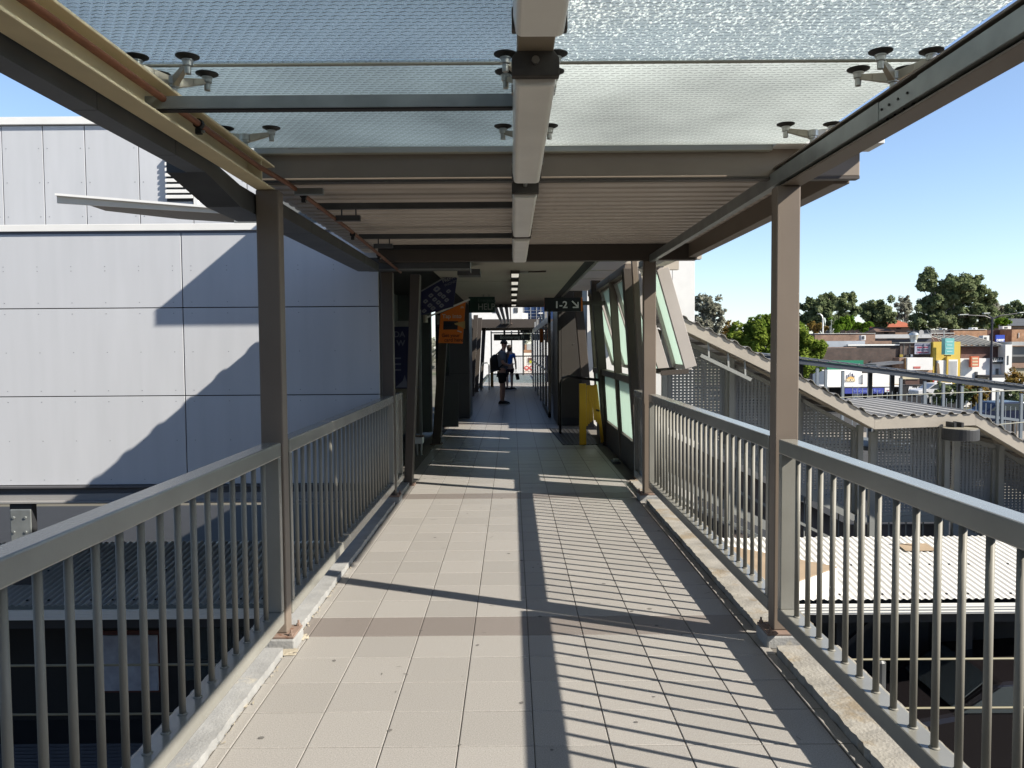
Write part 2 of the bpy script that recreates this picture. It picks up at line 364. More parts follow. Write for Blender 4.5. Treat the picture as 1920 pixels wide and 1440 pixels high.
# broken mortar line along the left tiles
mb = MB()
for i in range(240):
    y = random.uniform(2.6, 8.0); x = -1.172 + random.gauss(0, .008); s = random.uniform(.004, .013)
    p = [(x + random.uniform(-s, s), y + random.uniform(-s, s) * 2.2, .004 + random.uniform(0, .004)) for _ in range(3)]; mb.quad(*p)
for i in range(260):
    y = random.uniform(3.98, 4.04) if i % 2 else random.uniform(4.19, 4.27); x = -1.20 + random.gauss(0, .03); s = random.uniform(.005, .014); z = .004
    mb.quad((x-s, y-s, z), (x+s, y-s*.7, z), (x+s*.6, y+s, z+s*.8), (x-s, y+s*.8, z+s*.4))
stuff(mb.build('mortar_crumbs', M('mortar_crumb', (.46, .41, .32), .95, var=.2), None, recalc=False))
# gum, scuffs and drips trodden into the tiles
rg = random.Random(11)
for nm_, mt_, cnt, lo, hi in (('gum_spot', M('gum_grey', (.17, .16, .15), .8), 46, .006, .014), ('scuff_mark', M('scuff_dark', (.20, .185, .17), .7), 34, .004, .010)):
    mb = MB()
    for i in range(cnt):
        x, y = rg.uniform(-1.1, 1.25), 2.4 + 8*rg.random()**1.4; r_s = rg.uniform(lo, hi); st_ = rg.uniform(1.5, 5) if nm_ == 'scuff_mark' else 1; an = rg.uniform(0, 3.1)
        pts_ = [(math.cos(2*math.pi*k/9)*r_s*st_*rg.uniform(.75, 1.2), math.sin(2*math.pi*k/9)*r_s*rg.uniform(.6, 1.15)*(.35 if st_ > 1 else 1)) for k in range(9)]
        mb.quad(*[(x + p*math.cos(an) - q*math.sin(an), y + p*math.sin(an) + q*math.cos(an), .0022) for p, q in pts_])
    stuff(mb.build(nm_, mt_, floor, recalc=False))
# deck edge girders
for sx, nm in ((-1, 'galvanised deck girder under the left railing'), (1, 'galvanised deck girder under the right railing')):
    g = thing('deck_girder', ('Dark steel girder carrying the walkway edge beside the clad building' if sx < 0 else 'Dark steel girder carrying the walkway edge above the white roof'), 'girder', (sx*1.55, 6, -.3), 'girders under the walkway')
    x = sx * 1.50
    MB().box(x-.06, x+.06, .2, 46, -.33, -.302).box(x-.008, x+.008, .2, 46, -.80, -.33).box(x-.06, x+.06, .2, 46, -.83, -.80).build('web', darkg, g)

# ------------------------------------------------------------------ columns
def column(xa, xb, y, top, label, post=paint):
    t = thing('canopy_column', label, 'column', ((xa+xb)/2, y+.05, 0), 'steel columns of the walkway canopy')
    box('post', post, t, xa, xb, y, y+.09, .075, top, .006)
    MB().box(xa-.045, xb+.045, y-.045, y+.135, .062, .074).build('base_plate', rust, t, bevel=.002); MB().box(xa-.05, xb+.05, y-.05, y+.14, -.01, .061).build('grout_pad', conc_g, t, bevel=.01)
    for dx in (xa-.028, xb+.028):
        for dy in (-.028, .118): MB().lathe([(.012, 0), (.012, .012), (.006, .013), (.006, .03)], (dx, y+dy, .0745), 6).build('anchor_bolt', rust, t)
    return t
column(-1.312, -1.195, 4.095, 2.390, 'Near shaded taupe column standing at the end of the front railing beside the clad building')
column(1.365, 1.487, 4.09, 2.390, 'Near taupe column with sunlit front face beside the open sky')
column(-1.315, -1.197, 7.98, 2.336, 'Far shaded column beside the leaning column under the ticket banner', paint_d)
column(1.330, 1.455, 7.98, 2.432, 'Far column half in sun beside the tilted glass window')

# ------------------------------------------------------------------ railings
bal_me = {}
def railing(x, sd, y0, y1, zb, label, first=None, step=.1433):
    """x is the inner face; the rail runs away from the walkway by sd*.09"""
    t = thing('railing', label, 'railing', (x + sd*.045, (y0+y1)/2, 0), 'baluster railings of the walkway')
    xa, xb = sorted((x, x + sd * .09))
    MB().box(xa, xb, y0, y1, 1.015, 1.09).build('top_rail', rail_m, t, bevel=.007)
    MB().box(xa, xb, y0, y1, zb, zb+.075).build('bottom_rail', rail_m, t, bevel=.007)
    for a in (y0, y1 - .045): box('end_post', rail_m, t, xa+.001, xb-.001, a+.001, a+.044, zb+.075, 1.015, .004)
    y = first if first else y1 - .045 - .105
    key = round(zb, 3)
    if key not in bal_me:
        mbb = MB().tube([(0, 0, zb+.074), (0, 0, 1.016)], .0125, 12).lathe([(.019, zb+.0745), (.017, zb+.079), (.0125, zb+.081)], (0, 0, 0), 12)
        me = mbb.mesh('baluster'); me.materials.append(M('baluster_paint', (.245, .235, .20), .5, var=.07, scale=4, spec=.3))
        for p in me.polygons: p.use_smooth = len(p.vertices) == 4
        bal_me[key] = me
    while y > y0 + .06:
        o = link('baluster', bal_me[key], None); o.location = (x + sd*.045, y, 0); adopt(o, t); y -= step
    return t
railing(-1.195, -1, .6, 4.055, .138, 'Front railing on the building side with sun on its bottom rail', 3.892)
railing(-1.195, -1, 4.215, 7.93, .138, 'Second railing receding to the leaning column on the shaded building side')
railing(1.37, 1, .6, 4.05, .138, 'Front railing with glossy top rail above the white sheet roof', 3.893)
railing(1.37, 1, 4.21, 7.93, .138, 'Second railing receding past the perforated stair screens on the sunny side')
def infill(x, sd, y0, y1, label):
    t = thing('railing', label, 'railing', (x + sd*.045, y0, 0), 'baluster railings of the walkway')
    xa, xb = sorted((x, x + sd*.09))
    box('top_rail', rail_m, t, xa, xb, y0, y1, 1.015, 1.09, .006); box('bottom_rail', rail_m, t, xa, xb, y0, y1, .13, .205, .006)
    for a in (y0, y1 - .045): box('end_post', rail_m, t, xa+.001, xb-.001, a+.001, a+.044, .205, 1.015, .004)
    box('infill_panel', rail_m, t, (xa+xb)/2-.01, (xa+xb)/2+.01, y0+.045, y1-.045, .205, 1.015)
infill(-1.195, -1, 8.10, 8.56, 'Short solid railing panel between the far column and the leaning post on the building side')
infill(1.345, 1, 8.10, 8.72, 'Short solid railing panel beside the tilted glass window')

# ================================================================== GLASS CANOPY
UNIT[:] = [.955, .0709]
def beam(sd, mat, label, y0, y1):
    t = thing('canopy_beam', label, 'beam', (sd*1.4, 3, 2.43), 'edge beams of the glass canopy')
    xo, xi = (1.565, 1.462) if sd > 0 else (-1.372, -1.278)
    a, b = sorted((xo, xi))
    MB().box(a, b, y0, y1, 2.430, 2.440).build('bottom_flange', mat, t, bevel=.002)
    MB().box(a, b, y0, y1, 2.552, 2.562).build('top_flange', mat, t, bevel=.002)
    w = (xo, xo - sd*.010); MB().box(min(w), max(w), y0, y1, 2.440, 2.552).build('web', mat, t)
    # welded end plate and bolts where the beam meets the column head
    box('end_plate', mat, t, a+.012, b-.01, y1-.20, y1-.19, 2.4405, 2.5515)
    for z in (2.475, 2.515):
        MB().tube([(a+.05, y1-.19, z), (a+.05, y1-.15, z)], .011, 6).build('bolt', mat, t)
    return t
beam(-1, cream, 'Cream steel channel beam carrying the glass over the building side', .2, 4.33)
beam(1, paint, 'Taupe steel channel beam carrying the glass against the sky', .2, 4.46)
t = thing('centre_beam', 'Taupe box beam under the glass carrying the line of light fittings', 'beam', (.08, 3, 2.5))
box('box_section', M('beige_beam', (.34, .28, .20), .5, var=.08), t, .022, .134, .2, 4.42, 2.475, 2.565, .004)
# panes
gl = [('left', -1.62, .076, canopy_glass('chevron_glass_blue', (.22, .265, .285), .34, 0, .25)),
      ('right', .084, 1.61, None)]
pan = [(.15, 1.84), (1.852, 3.09), (3.102, 4.37)]
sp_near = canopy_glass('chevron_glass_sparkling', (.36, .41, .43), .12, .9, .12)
blue_far = canopy_glass('chevron_glass_grey', (.33, .38, .40), .03, 0, .12)
sp_far = canopy_glass('chevron_glass_pale', (.62, .645, .62), .10, 0, .06)
groof = thing('glass_roof', 'Patterned glass canopy over the near walkway, blue on one side and glittering on the other', 'glass canopy', (0, 2.2, 2.67))
for side, xa, xb, mat in gl:
    for i, (ya, yb) in enumerate(pan):
        mm = (mat if i < 2 else blue_far) if mat else (sp_far if i == 2 else sp_near)
        p_ = MB().box(xa, xb, ya, yb, 2.670, 2.682).build('glass_pane', mm, groof); p_['label'] = {('left', 0): 'blue grey pane at the top edge on the building side', ('left', 1): 'blue grey pane before the joint on the building side', ('left', 2): 'blue grey pane crossed by the galvanised channel', ('right', 0): 'sparkling pane at the top edge on the sky side', ('right', 1): 'sparkling pane before the joint on the sky side', ('right', 2): 'pale matt pane next to the roof flashing'}[(side, i)]
# seal lines between panes
MB().box(-1.62, 1.61, 3.0885, 3.1035, 2.662, 2.669).build('glass_seal', M('silicone_seal', (.36, .34, .27), .6), groof); MB().box(-1.62, 1.61, 1.838, 1.854, 2.662, 2.669).build('glass_seal', M('silicone_seal', (.36, .34, .27), .6), groof); MB().box(.070, .090, .10, 4.37, 2.662, 2.6685).build('glass_seal', M('silicone_seal', (.36, .34, .27), .6), groof)

# spider fittings
def spider(x, y, arms, label, zb=2.562):
    t = thing('spider_fitting', label, 'glass fitting', (x, y, zb), 'spider fittings holding the canopy glass')
    MB().lathe([(.014, 0), (.014, .02), (.021, .021), (.021, .03), (.026, .031), (.026, .058), (.02, .062)], (x, y, zb), 14).build('hub', steel, t, smooth=False)
    for ax, ay in arms:
        e = Vector((x+ax, y+ay, 2.637)); s_ = Vector((x+ax*.12, y+ay*.12, zb+.042))
        dx = Vector((ax, ay, 0)).normalized(); pz = Vector((-dx.y, dx.x, 0))
        arm = MB(); rows = []
        for k, (w, hh) in enumerate(((.012, .019), (.010, .015), (.008, .009))):
            c = s_.lerp(e, k/2); rows.append([c - pz*w - Vector((0,0,hh)), c + pz*w - Vector((0,0,hh)), c + pz*w + Vector((0,0,hh)), c - pz*w + Vector((0,0,hh))])
        for a_, b_ in zip(rows, rows[1:]): arm.hexa([*a_, *b_])
        ao = arm.build('arm', cast, t, bevel=.002)
        MB().lathe([(.011, -.035), (.012, -.034), (.012, -.006), (.018, -.005), (.018, .012), (.021, .013), (.021, .019)], (e.x, e.y, e.z), 14).build('bolt', steel, ao)
        MB().lathe([(.022, .018), (.043, .028), (.044, .032)], (e.x, e.y, e.z), 20).build('washer', black, ao)
A4 = [(-.095, -.095), (.095, -.095), (.095, .095), (-.095, .095)]
spider(-1.300, 3.10, A4, 'Four armed glass fitting on the cream beam before the galvanised channel')
spider(.078, 3.10, A4, 'Four armed glass fitting behind the light fitting on the centre beam')
spider(1.480, 3.10, A4, 'Four armed glass fitting on the taupe beam against the sky')
A2 = [(-.115, .05), (.115, .05)]
spider(-1.300, 3.92, A2, 'Two armed glass fitting on the cream beam beyond the galvanised channel')
spider(.078, 3.92, A2, 'Two armed glass fitting on the centre beam near the roof flashing')
spider(1.480, 3.92, A2, 'Two armed glass fitting at the end of the taupe beam')

# galvanised channel across the left half
t = thing('strut_channel', 'Galvanised strut channel crossing under the blue glass to the centre beam', 'channel', (-.6, 3.0, 2.47), 'galvanised strut channels')
MB().box(-1.36, .02, 2.985, 2.988, 2.470, 2.516).box(-1.36, .02, 2.988, 3.03, 2.470, 2.473).box(-1.36, .02, 3.03, 3.033, 2.470, 2.516).build('channel_body', galv, t)
box('channel_lip', joint_m, t, -1.36, .02, 2.990, 3.028, 2.466, 2.4695)
# copper pipe with clamps
t = thing('copper_pipe', 'Brown copper pipe running along the cream beam and on below the sheet roof', 'pipe', (-1.27, 4, 2.5))
MB().tube([(-1.292, .3, 2.507), (-1.292, 4.1, 2.507), (-1.245, 4.45, 2.495), (-1.235, 6, 2.478), (-1.215, 8.7, 2.40)], .014, 10).build('tube', copper, t, smooth=True)
for y in (3.32, 4.75, 6.2, 7.4):
    x, z = (-1.292, 2.507) if y < 4.2 else (-1.235, 2.49 - (y-4.45)*.018)
    MB().tube([(x, y-.012, z), (x, y+.012, z)], .021, 12).box(x-.012, x+.012, y-.01, y+.01, z-.042, z-.02).build('pipe_clamp', black, t)
    MB().tube([(x+.012, y, z-.032), (x+.024, y, z-.032)], .006, 6).build('clamp_screw', steel, t)
# cable trays
t = thing('cable_tray', 'Dark jointed steel cable tray hanging outside the cream beam', 'cable tray', (-1.42, 3, 2.38), 'steel cable trays')
y = .2
while y < 3.6:
    y2 = min(y + .62, 3.62)
    MB().box(-1.468, -1.384, y+.002, y2-.002, 2.375, 2.378).box(-1.384, -1.381, y+.002, y2-.002, 2.375, 2.452).box(-1.471, -1.468, y+.002, y2-.002, 2.375, 2.45).build('tray_section', galv_d, t)
    y = y2
MB().box(-1.467, -1.385, .2, 3.62, 2.379, 2.4495).build('tray_cover', darkg, t)
MB().prism([(3.62, 2.375), (4.08, 2.30), (4.55, 2.30), (4.55, 2.41), (4.08, 2.41), (3.62, 2.455)], 'x', -1.56, -1.383).build('offset_bend', galv_d, t)
y = 4.55
while y < 8.3:
    y2 = min(y + .98, 8.3)
    MB().box(-1.60, -1.384, y+.003, y2-.003, 2.372, 2.452).build('tray_section', galv_d, t)
    y = y2
MB().box(-1.592, -1.392, 4.55, 8.3, 2.374, 2.45).build('tray_cover', darkg, t)
t = thing('cable_tray', 'Grey cable tray crossing over the leaning column to the ticket banner', 'cable tray', (-1, 8.5, 2.4), 'steel cable trays')
box('tray_section', galv_d, t, -1.55, -.44, 8.42, 8.62, 2.40, 2.53, .003); box('tray_lip', galv, t, -1.55, -.44, 8.415, 8.42, 2.395, 2.41)
box('end_cap', galv, t, -.44, -.437, 8.41, 8.63, 2.375, 2.54)
box('conduit_box', galv_d, t, -.62, -.36, 9.1, 9.4, 2.40, 2.47)
t = thing('cable_duct', 'Galvanised cable duct along the inside of the sky side beam', 'cable duct', (1.48, 4, 2.46), 'steel cable trays')
for ya, yb in ((.2, 2.86), (3.16, 9.05)): box('duct_section', galv, t, 1.449, 1.497, ya, yb, 2.452, 2.528, .002)
mb = MB().box(1.452, 1.494, 2.861, 3.159, 2.455, 2.525); mb.build('splice_plate', galv, t)
for y in (2.93, 3.0, 3.07, 3.13):
    MB().lathe([(.006, -.005), (.004, 0)], (1.473, y, 2.4545), 6).build('bolt', black, t)
    MB().tube([(1.447, y, 2.49), (1.4525, y, 2.49)], .005, 6).build('bolt', black, t)

# ------------------------------------------------------------------ batten lights
def light(y0, y1, label):
    t = thing('batten_light', label, 'light fitting', (.078, (y0+y1)/2, 2.38), 'batten lights along the walkway')
    x = .078
    MB().prism([(x-.068, 2.437), (x+.068, 2.437), (x+.060, 2.472), (x-.060, 2.472)], 'y', y0+.02, y1-.02).build('tray_body', lamp_grey, t, bevel=.003)
    MB().prism([(x-.070, 2.437), (x-.062, 2.385), (x-.050, 2.378), (x+.050, 2.378), (x+.062, 2.385), (x+.070, 2.437)], 'y', y0+.035, y1-.035).build('diffuser', diff, t, bevel=.006)
    for s_, ye in ((1, y0), (-1, y1)):
        mb = MB(); a, b = sorted((ye, ye + s_*.034))
        mb.prism([(x-.073, 2.40), (x+.073, 2.40), (x+.073, 2.455), (x+.055, 2.478), (x-.055, 2.478), (x-.073, 2.455)], 'y', a, b)
        cap = mb.build('end_cap', lamp_dark, t, bevel=.003)
        MB().tube([(x, ye - s_*.012, 2.445), (x, ye + s_*.002, 2.445)], .012, 10).build('screw', steel, cap)
    for yy in (y0 + .25, y1 - .25):
        for sx in (-1, 1): box('clip', lamp_grey, t, x + sx*.0705 - .003, x + sx*.0705 + .003, yy-.02, yy+.02, 2.425, 2.45)
light(.63, 2.13, 'Batten light cut off by the top edge of the view')
light(2.45, 3.97, 'Batten light crossing the roof flashing at the end of the glass')
light(4.30, 5.88, 'Batten light under the nearer part of the ribbed soffit')
light(6.05, 7.62, 'Batten light at the far end of the ribbed soffit')
t = thing('light_rail', 'Thin support rail above the batten lights under the ribbed soffit', 'support rail', (.078, 6, 2.5))
box('rail_bar', lamp_grey, t, .05, .106, 4.64, 8.30, 2.50, 2.54)
for y in (4.2,): MB().tube([(.085, 3.99, 2.44), (.09, 4.12, 2.47), (.08, 4.29, 2.445)], .008, 6).build('cable', lamp_grey, t)

# ================================================================== SHEET ROOF
t = thing('sheet_roof', 'Ribbed sheet canopy roof with brown front beam over the middle of the walkway', 'canopy roof', (0, 6.4, 2.6))
stuff(ribbed(-1.66, 1.95, 4.62, 8.98, 2.648, .167, .030, 'x', .55).build('roof_sheet', soffit_m, t))
box('front_beam', M('beam_paint', (.33, .275, .22), .5, var=.08, scale=2), t, -1.40, 1.955, 4.47, 4.60, 2.515, 2.672, .006)
box('front_lip', paint_d, t, -1.40, 1.95, 4.462, 4.52, 2.500, 2.514)
peel = M('peeling_cream_paint', (.56, .55, .45), .6, var=.12, scale=6, col2=(.16, .12, .09), c2scale=7, c2w=.66, streak=(.35, 1, 1.6))
box('flashing', peel, t, -1.42, 1.45, 4.425, 4.468, 2.652, 2.700, .002)
box('gutter_lip', white_m, t, -1.42, 1.45, 4.372, 4.440, 2.701, 2.722, .003)
MB().box(1.452, 2.04, 4.36, 4.55, 2.668, 2.725).build('gutter_end', white_m, t, bevel=.003)
box('edge_beam', paint, t, 1.86, 1.955, 4.601, 8.34, 2.500, 2.646, .005)
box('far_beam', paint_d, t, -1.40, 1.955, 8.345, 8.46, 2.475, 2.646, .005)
box('far_trim', joint_m, t, -1.38, .02, 8.30, 8.343, 2.60, 2.640); box('eave_cover', darkg, t, -1.62, 1.90, 8.47, 8.97, 2.70, 2.72)
for y, lab in ((5.6, 'Strut channel nearer the front beam under the ribbed soffit'), (7.12, 'Strut channel towards the far beam under the ribbed soffit')):
    p = thing('strut_channel', lab, 'channel', (-.6, y, 2.55), 'galvanised strut channels')
    box('channel_body', galv_d, p, -1.36, .045, y-.02, y+.02, 2.548, 2.590, .002)
    for x in (-1.19, -1.09): MB().tube([(x, y-.001, 2.592), (x, y, 2.505)], .005, 6).build('hanger_rod', darkg, p)
    box('hanger_bracket', galv_d, p, -1.23, -1.06, y-.02, y+.02, 2.466, 2.504)
t = thing('strut_channel', 'Stub of galvanised channel poking out beside the near shaded column', 'channel', (-1.15, 4.6, 2.47), 'galvanised strut channels')
box('channel_body', galv, t, -1.25, -1.085, 4.60, 4.64, 2.462, 2.498, .002)
UNIT[:] = [1.0, 0.0]
# higher station roof above the sheet roof
t = thing('station_roof', 'High flat station roof above the ribbed canopy, seen only by its shade on the cladding', 'roof', (0, 12, 3.8))
box('roof_slab', white_m, t, -1.5, 2.9, 7.56, 17.9, 3.80, 3.92)
box('edge_trim', paint_d, t, -1.51, 2.91, 7.54, 7.558, 3.76, 3.93)

# ================================================================== STATION CONCOURSE
t = thing('station_ceiling', 'Flat beige board ceiling over the station concourse', 'ceiling', (0, 13, 2.5))
y = 8.62
while y < 17.6:
    x1 = .80
    box('panel', ceil_m, t, -.95, x1, y+.006, y+1.29, 2.5+random.uniform(-.002, .002), 2.53)
    y += 1.3
box('roof_deck', dark, t, -3.2, .95, 8.95, 17.9, 2.535, 2.60);
box('end_trim', ceil_m, t, -.97, .84, 17.72, 17.80, 2.46, 2.53)
MB().tube([(.14, 9.7, 2.492), (.30, 9.72, 2.492), (.42, 9.68, 2.492)], .012, 6).build('cable', lamp_dark, t)
MB().lathe([(.06, -.02), (.075, 0)], (.16, 9.75, 2.498), 14).build('sensor', lamp_grey, t)
# rafters beside the ceiling
t = thing('roof_rafter_frame', 'Beige rafters and edge beam open to the sky beside the ceiling boards', 'roof frame', (1.3, 12, 2.6))
for y in (9.6, 10.9, 12.2, 13.5, 14.8): box('rafter', ceil_m, t, .96, 2.3, y, y+.12, 2.62, 2.76)
MB().bar((2.05, 9.0, 2.72), (1.75, 16.5, 2.72), .14, .16).build('edge_beam', ceil_m, t)
box('ceiling_light_strip', lamp_grey, t, .98, 1.02, 9, 16, 2.56, 2.62)
# small square ceiling lights
lens = M('lit_lens', (.9, .88, .8), .3)
b_ = lens.node_tree.nodes['Principled BSDF']; b_.inputs['Emission Color'].default_value = (1, .93, .8, 1); b_.inputs['Emission Strength'].default_value = .25
for i, y in enumerate((9.6, 10.8, 11.9, 13.2, 14.8, 16.6)):
    lab = ['Nearest', 'Second nearest', 'Third nearest', 'Third farthest', 'Second farthest', 'Farthest'][i] + ' small glowing light box in the ceiling row'
    t = thing('ceiling_light', lab, 'ceiling light', (.05, y, 2.49), 'small lights in the concourse ceiling')
    box('housing', lamp_dark, t, -.01, .10, y, y+.75, 2.46, 2.498); box('lens', lens, t, 0, .09, y+.03, y+.45, 2.452, 2.4595)

# raking columns
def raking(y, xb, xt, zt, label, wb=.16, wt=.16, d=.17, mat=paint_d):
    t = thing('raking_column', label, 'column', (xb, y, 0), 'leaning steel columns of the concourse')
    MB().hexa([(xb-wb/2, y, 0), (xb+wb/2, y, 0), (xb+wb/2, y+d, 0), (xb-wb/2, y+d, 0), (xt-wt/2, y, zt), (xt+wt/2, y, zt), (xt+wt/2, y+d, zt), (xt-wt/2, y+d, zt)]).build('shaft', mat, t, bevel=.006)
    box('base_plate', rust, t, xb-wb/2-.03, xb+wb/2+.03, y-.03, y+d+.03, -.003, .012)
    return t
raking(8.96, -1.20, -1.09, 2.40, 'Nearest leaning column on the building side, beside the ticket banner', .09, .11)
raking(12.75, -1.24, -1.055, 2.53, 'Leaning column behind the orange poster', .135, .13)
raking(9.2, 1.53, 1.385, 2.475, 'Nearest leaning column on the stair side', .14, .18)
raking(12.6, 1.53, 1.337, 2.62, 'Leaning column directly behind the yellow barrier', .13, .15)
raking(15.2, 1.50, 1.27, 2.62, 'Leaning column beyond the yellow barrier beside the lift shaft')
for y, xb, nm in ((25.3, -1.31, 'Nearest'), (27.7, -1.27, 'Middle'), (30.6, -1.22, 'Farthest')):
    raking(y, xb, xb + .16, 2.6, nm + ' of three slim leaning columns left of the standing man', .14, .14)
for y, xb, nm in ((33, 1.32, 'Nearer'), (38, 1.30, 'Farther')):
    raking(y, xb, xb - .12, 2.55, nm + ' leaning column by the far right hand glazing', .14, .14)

# glazed raking side wall on the right
gw = thing('window_wall', 'Leaning window wall with tilted open panes beside the yellow barrier', 'window wall', (1.5, 10.5, 0))
def xw(z): return 1.545 - .062 * z
def wall_pt(y, z, off=0): return Vector((xw(z) + off, y, z))
for y in (10.95,): MB().bar(wall_pt(y, 0), wall_pt(y, 2.55), .10, .10, (0, 1, 0)).build('mullion', paint, gw, bevel=.004)
for y in (8.99, 14.0): MB().bar(wall_pt(y, 0), wall_pt(y, 2.55), .06, .08, (0, 1, 0)).build('mullion', paint, gw, bevel=.004)
for a, b in ((9.40, 10.89), (11.01, 12.58), (12.8, 13.95)):
    MB().bar(wall_pt(a, .19), wall_pt(b, .19), .08, .38).build('kick_panel', paint_d, gw)
    MB().bar(wall_pt(a, 1.16), wall_pt(b, 1.16), .10, .09).build('sill_rail', paint, gw, bevel=.003)
    p = MB(); z0, z1 = .40, 1.10
    p.hexa([wall_pt(a+.05, z0, -.008), wall_pt(a+.05, z0, .008), wall_pt(b-.05, z0, .008), wall_pt(b-.05, z0, -.008), wall_pt(a+.05, z1, -.008), wall_pt(a+.05, z1, .008), wall_pt(b-.05, z1, .008), wall_pt(b-.05, z1, -.008)])
    p.build('lower_pane', frost_glass, gw)
    for q in (a+.025, b-.025): MB().bar(wall_pt(q, .385), wall_pt(q, 1.115), .05, .05, (0, 1, 0)).build('pane_frame', paint_d, gw)
    MB().bar(wall_pt(a, 2.50), wall_pt(b, 2.50), .10, .10).build('head_rail', paint, gw, bevel=.003)
def sash(a, b, zt, zb, xt, xb_):
    f = MB()
    for q in (a, b-.05): f.bar((xt+.02, q+.025, zt), (xb_+.02, q+.025, zb), .13, .06, (0, 1, 0))
    f.bar((xt, a, zt), (xt, b, zt), .06, .05); f.bar((xb_, a, zb), (xb_, b, zb), .06, .05)
    so_ = f.build('sash', M('sash_paint', (.60, .56, .52), .45), gw, bevel=.003)
    MB().hexa([(xt-.006, a+.05, zt), (xt+.006, a+.05, zt), (xt+.006, b-.05, zt), (xt-.006, b-.05, zt), (xb_-.006, a+.05, zb), (xb_+.006, a+.05, zb), (xb_+.006, b-.05, zb), (xb_-.006, b-.05, zb)]).build('pane', frost_glass, so_)
sash(8.50, 9.18, 2.40, 1.34, 1.60, 1.905)
sash(9.42, 10.88, 2.445, 1.26, 1.44, 1.80)
sash(11.02, 12.56, 2.445, 1.26, 1.44, 1.80)
sash(12.82, 13.95, 2.445, 1.26, 1.44, 1.80)
MB().bar((1.60, 8.5, 1.28), (1.90, 8.5, 1.30), .03, .05, (0, 0, 1)).bar((1.60, 9.18, 1.28), (1.90, 9.18, 1.30), .03, .05).build('stay', paint_d, gw)

# lift shaft pillar and grey pillar
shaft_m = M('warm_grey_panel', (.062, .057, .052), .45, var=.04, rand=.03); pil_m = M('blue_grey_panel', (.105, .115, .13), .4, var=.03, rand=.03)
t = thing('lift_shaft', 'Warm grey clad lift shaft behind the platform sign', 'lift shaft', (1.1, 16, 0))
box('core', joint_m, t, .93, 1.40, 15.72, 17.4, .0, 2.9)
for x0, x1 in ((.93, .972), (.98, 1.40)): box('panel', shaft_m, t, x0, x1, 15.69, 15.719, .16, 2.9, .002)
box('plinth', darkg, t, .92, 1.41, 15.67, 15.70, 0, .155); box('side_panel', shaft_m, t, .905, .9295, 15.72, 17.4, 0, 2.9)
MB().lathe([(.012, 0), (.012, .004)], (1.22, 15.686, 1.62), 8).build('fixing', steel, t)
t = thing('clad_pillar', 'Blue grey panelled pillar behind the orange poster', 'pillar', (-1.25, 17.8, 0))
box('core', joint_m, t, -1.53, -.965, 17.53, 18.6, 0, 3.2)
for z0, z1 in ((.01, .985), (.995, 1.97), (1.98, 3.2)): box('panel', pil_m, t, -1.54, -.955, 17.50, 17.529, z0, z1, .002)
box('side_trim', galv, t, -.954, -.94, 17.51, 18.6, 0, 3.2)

# left hand interior: ticket office wall, pale shutter, poster
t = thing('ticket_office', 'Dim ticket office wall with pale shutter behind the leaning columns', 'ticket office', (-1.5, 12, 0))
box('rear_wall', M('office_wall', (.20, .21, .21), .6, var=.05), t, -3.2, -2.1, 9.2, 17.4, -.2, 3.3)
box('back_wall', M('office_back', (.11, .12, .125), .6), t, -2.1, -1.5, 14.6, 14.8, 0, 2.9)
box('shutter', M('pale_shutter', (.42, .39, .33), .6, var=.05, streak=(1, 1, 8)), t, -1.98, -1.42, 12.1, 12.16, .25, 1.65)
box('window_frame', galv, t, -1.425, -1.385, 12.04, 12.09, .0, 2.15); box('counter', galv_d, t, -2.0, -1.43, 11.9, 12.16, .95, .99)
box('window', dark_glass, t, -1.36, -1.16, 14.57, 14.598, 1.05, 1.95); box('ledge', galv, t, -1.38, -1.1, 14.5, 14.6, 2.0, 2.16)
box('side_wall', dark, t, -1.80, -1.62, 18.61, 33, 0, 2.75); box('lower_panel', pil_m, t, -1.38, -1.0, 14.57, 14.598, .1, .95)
box('glass_mullion', white_m, t, -1.50, -1.47, 9.3, 9.36, 1.1, 2.2)
t = thing('poster', 'Blue poster with white letters between far column and leaning column', 'poster', (-1.62, 10.8, 1.4))
box('board', M('poster_blue', (.010, .018, .075), .5), t, -1.72, -1.36, 10.8, 10.815, 1.02, 1.86); box('header', galv, t, -1.72, -1.36, 10.798, 10.816, 1.862, 1.94)
pg = M('poster_print', (.16, .18, .25), .5); text('DA', .11, (-1.615, 10.798, 1.72), pg, t, bold=.002); text('W', .11, (-1.575, 10.798, 1.60), pg, t, bold=.002)
for z in (1.42, 1.34, 1.26): box('print_line', pg, t, -1.60, -1.52, 10.797, 10.799, z, z+.02)
MB().quad((-1.6, 10.797, 1.03), (-1.42, 10.797, 1.03), (-1.47, 10.797, 1.20), (-1.5, 10.797, 1.12)).build('printed_hill', pg, t)
t = thing('security_camera', 'Small pale security camera above the blue ticket banner', 'camera', (-1.2, 11.5, 2.4))
MB().box(-1.16, -1.02, 11.5, 11.56, 2.43, 2.45).tube([(-1.09, 11.47, 2.40), (-1.09, 11.6, 2.40)], .028, 10).build('body', white_m, t)
MB().tube([(-1.09, 11.455, 2.40), (-1.09, 11.47, 2.40)], .022, 10).build('lens', black, t)
# power point box and cables on the floor by the first leaning column
t = thing('floor_box', 'Small white and brown box with bright pipes at the foot of the pale shutter', 'floor box', (-1.45, 11.5, 0))
box('cover', white_m, t, -1.50, -1.31, 11.45, 11.62, .17, .27, .01); box('strap', rust, t, -1.49, -1.30, 11.44, 11.63, .273, .285)
for x in (-1.46, -1.40, -1.34): MB().tube([(x, 11.5, 0), (x, 11.5, .17)], .016, 8).build('pipe', steel, t)

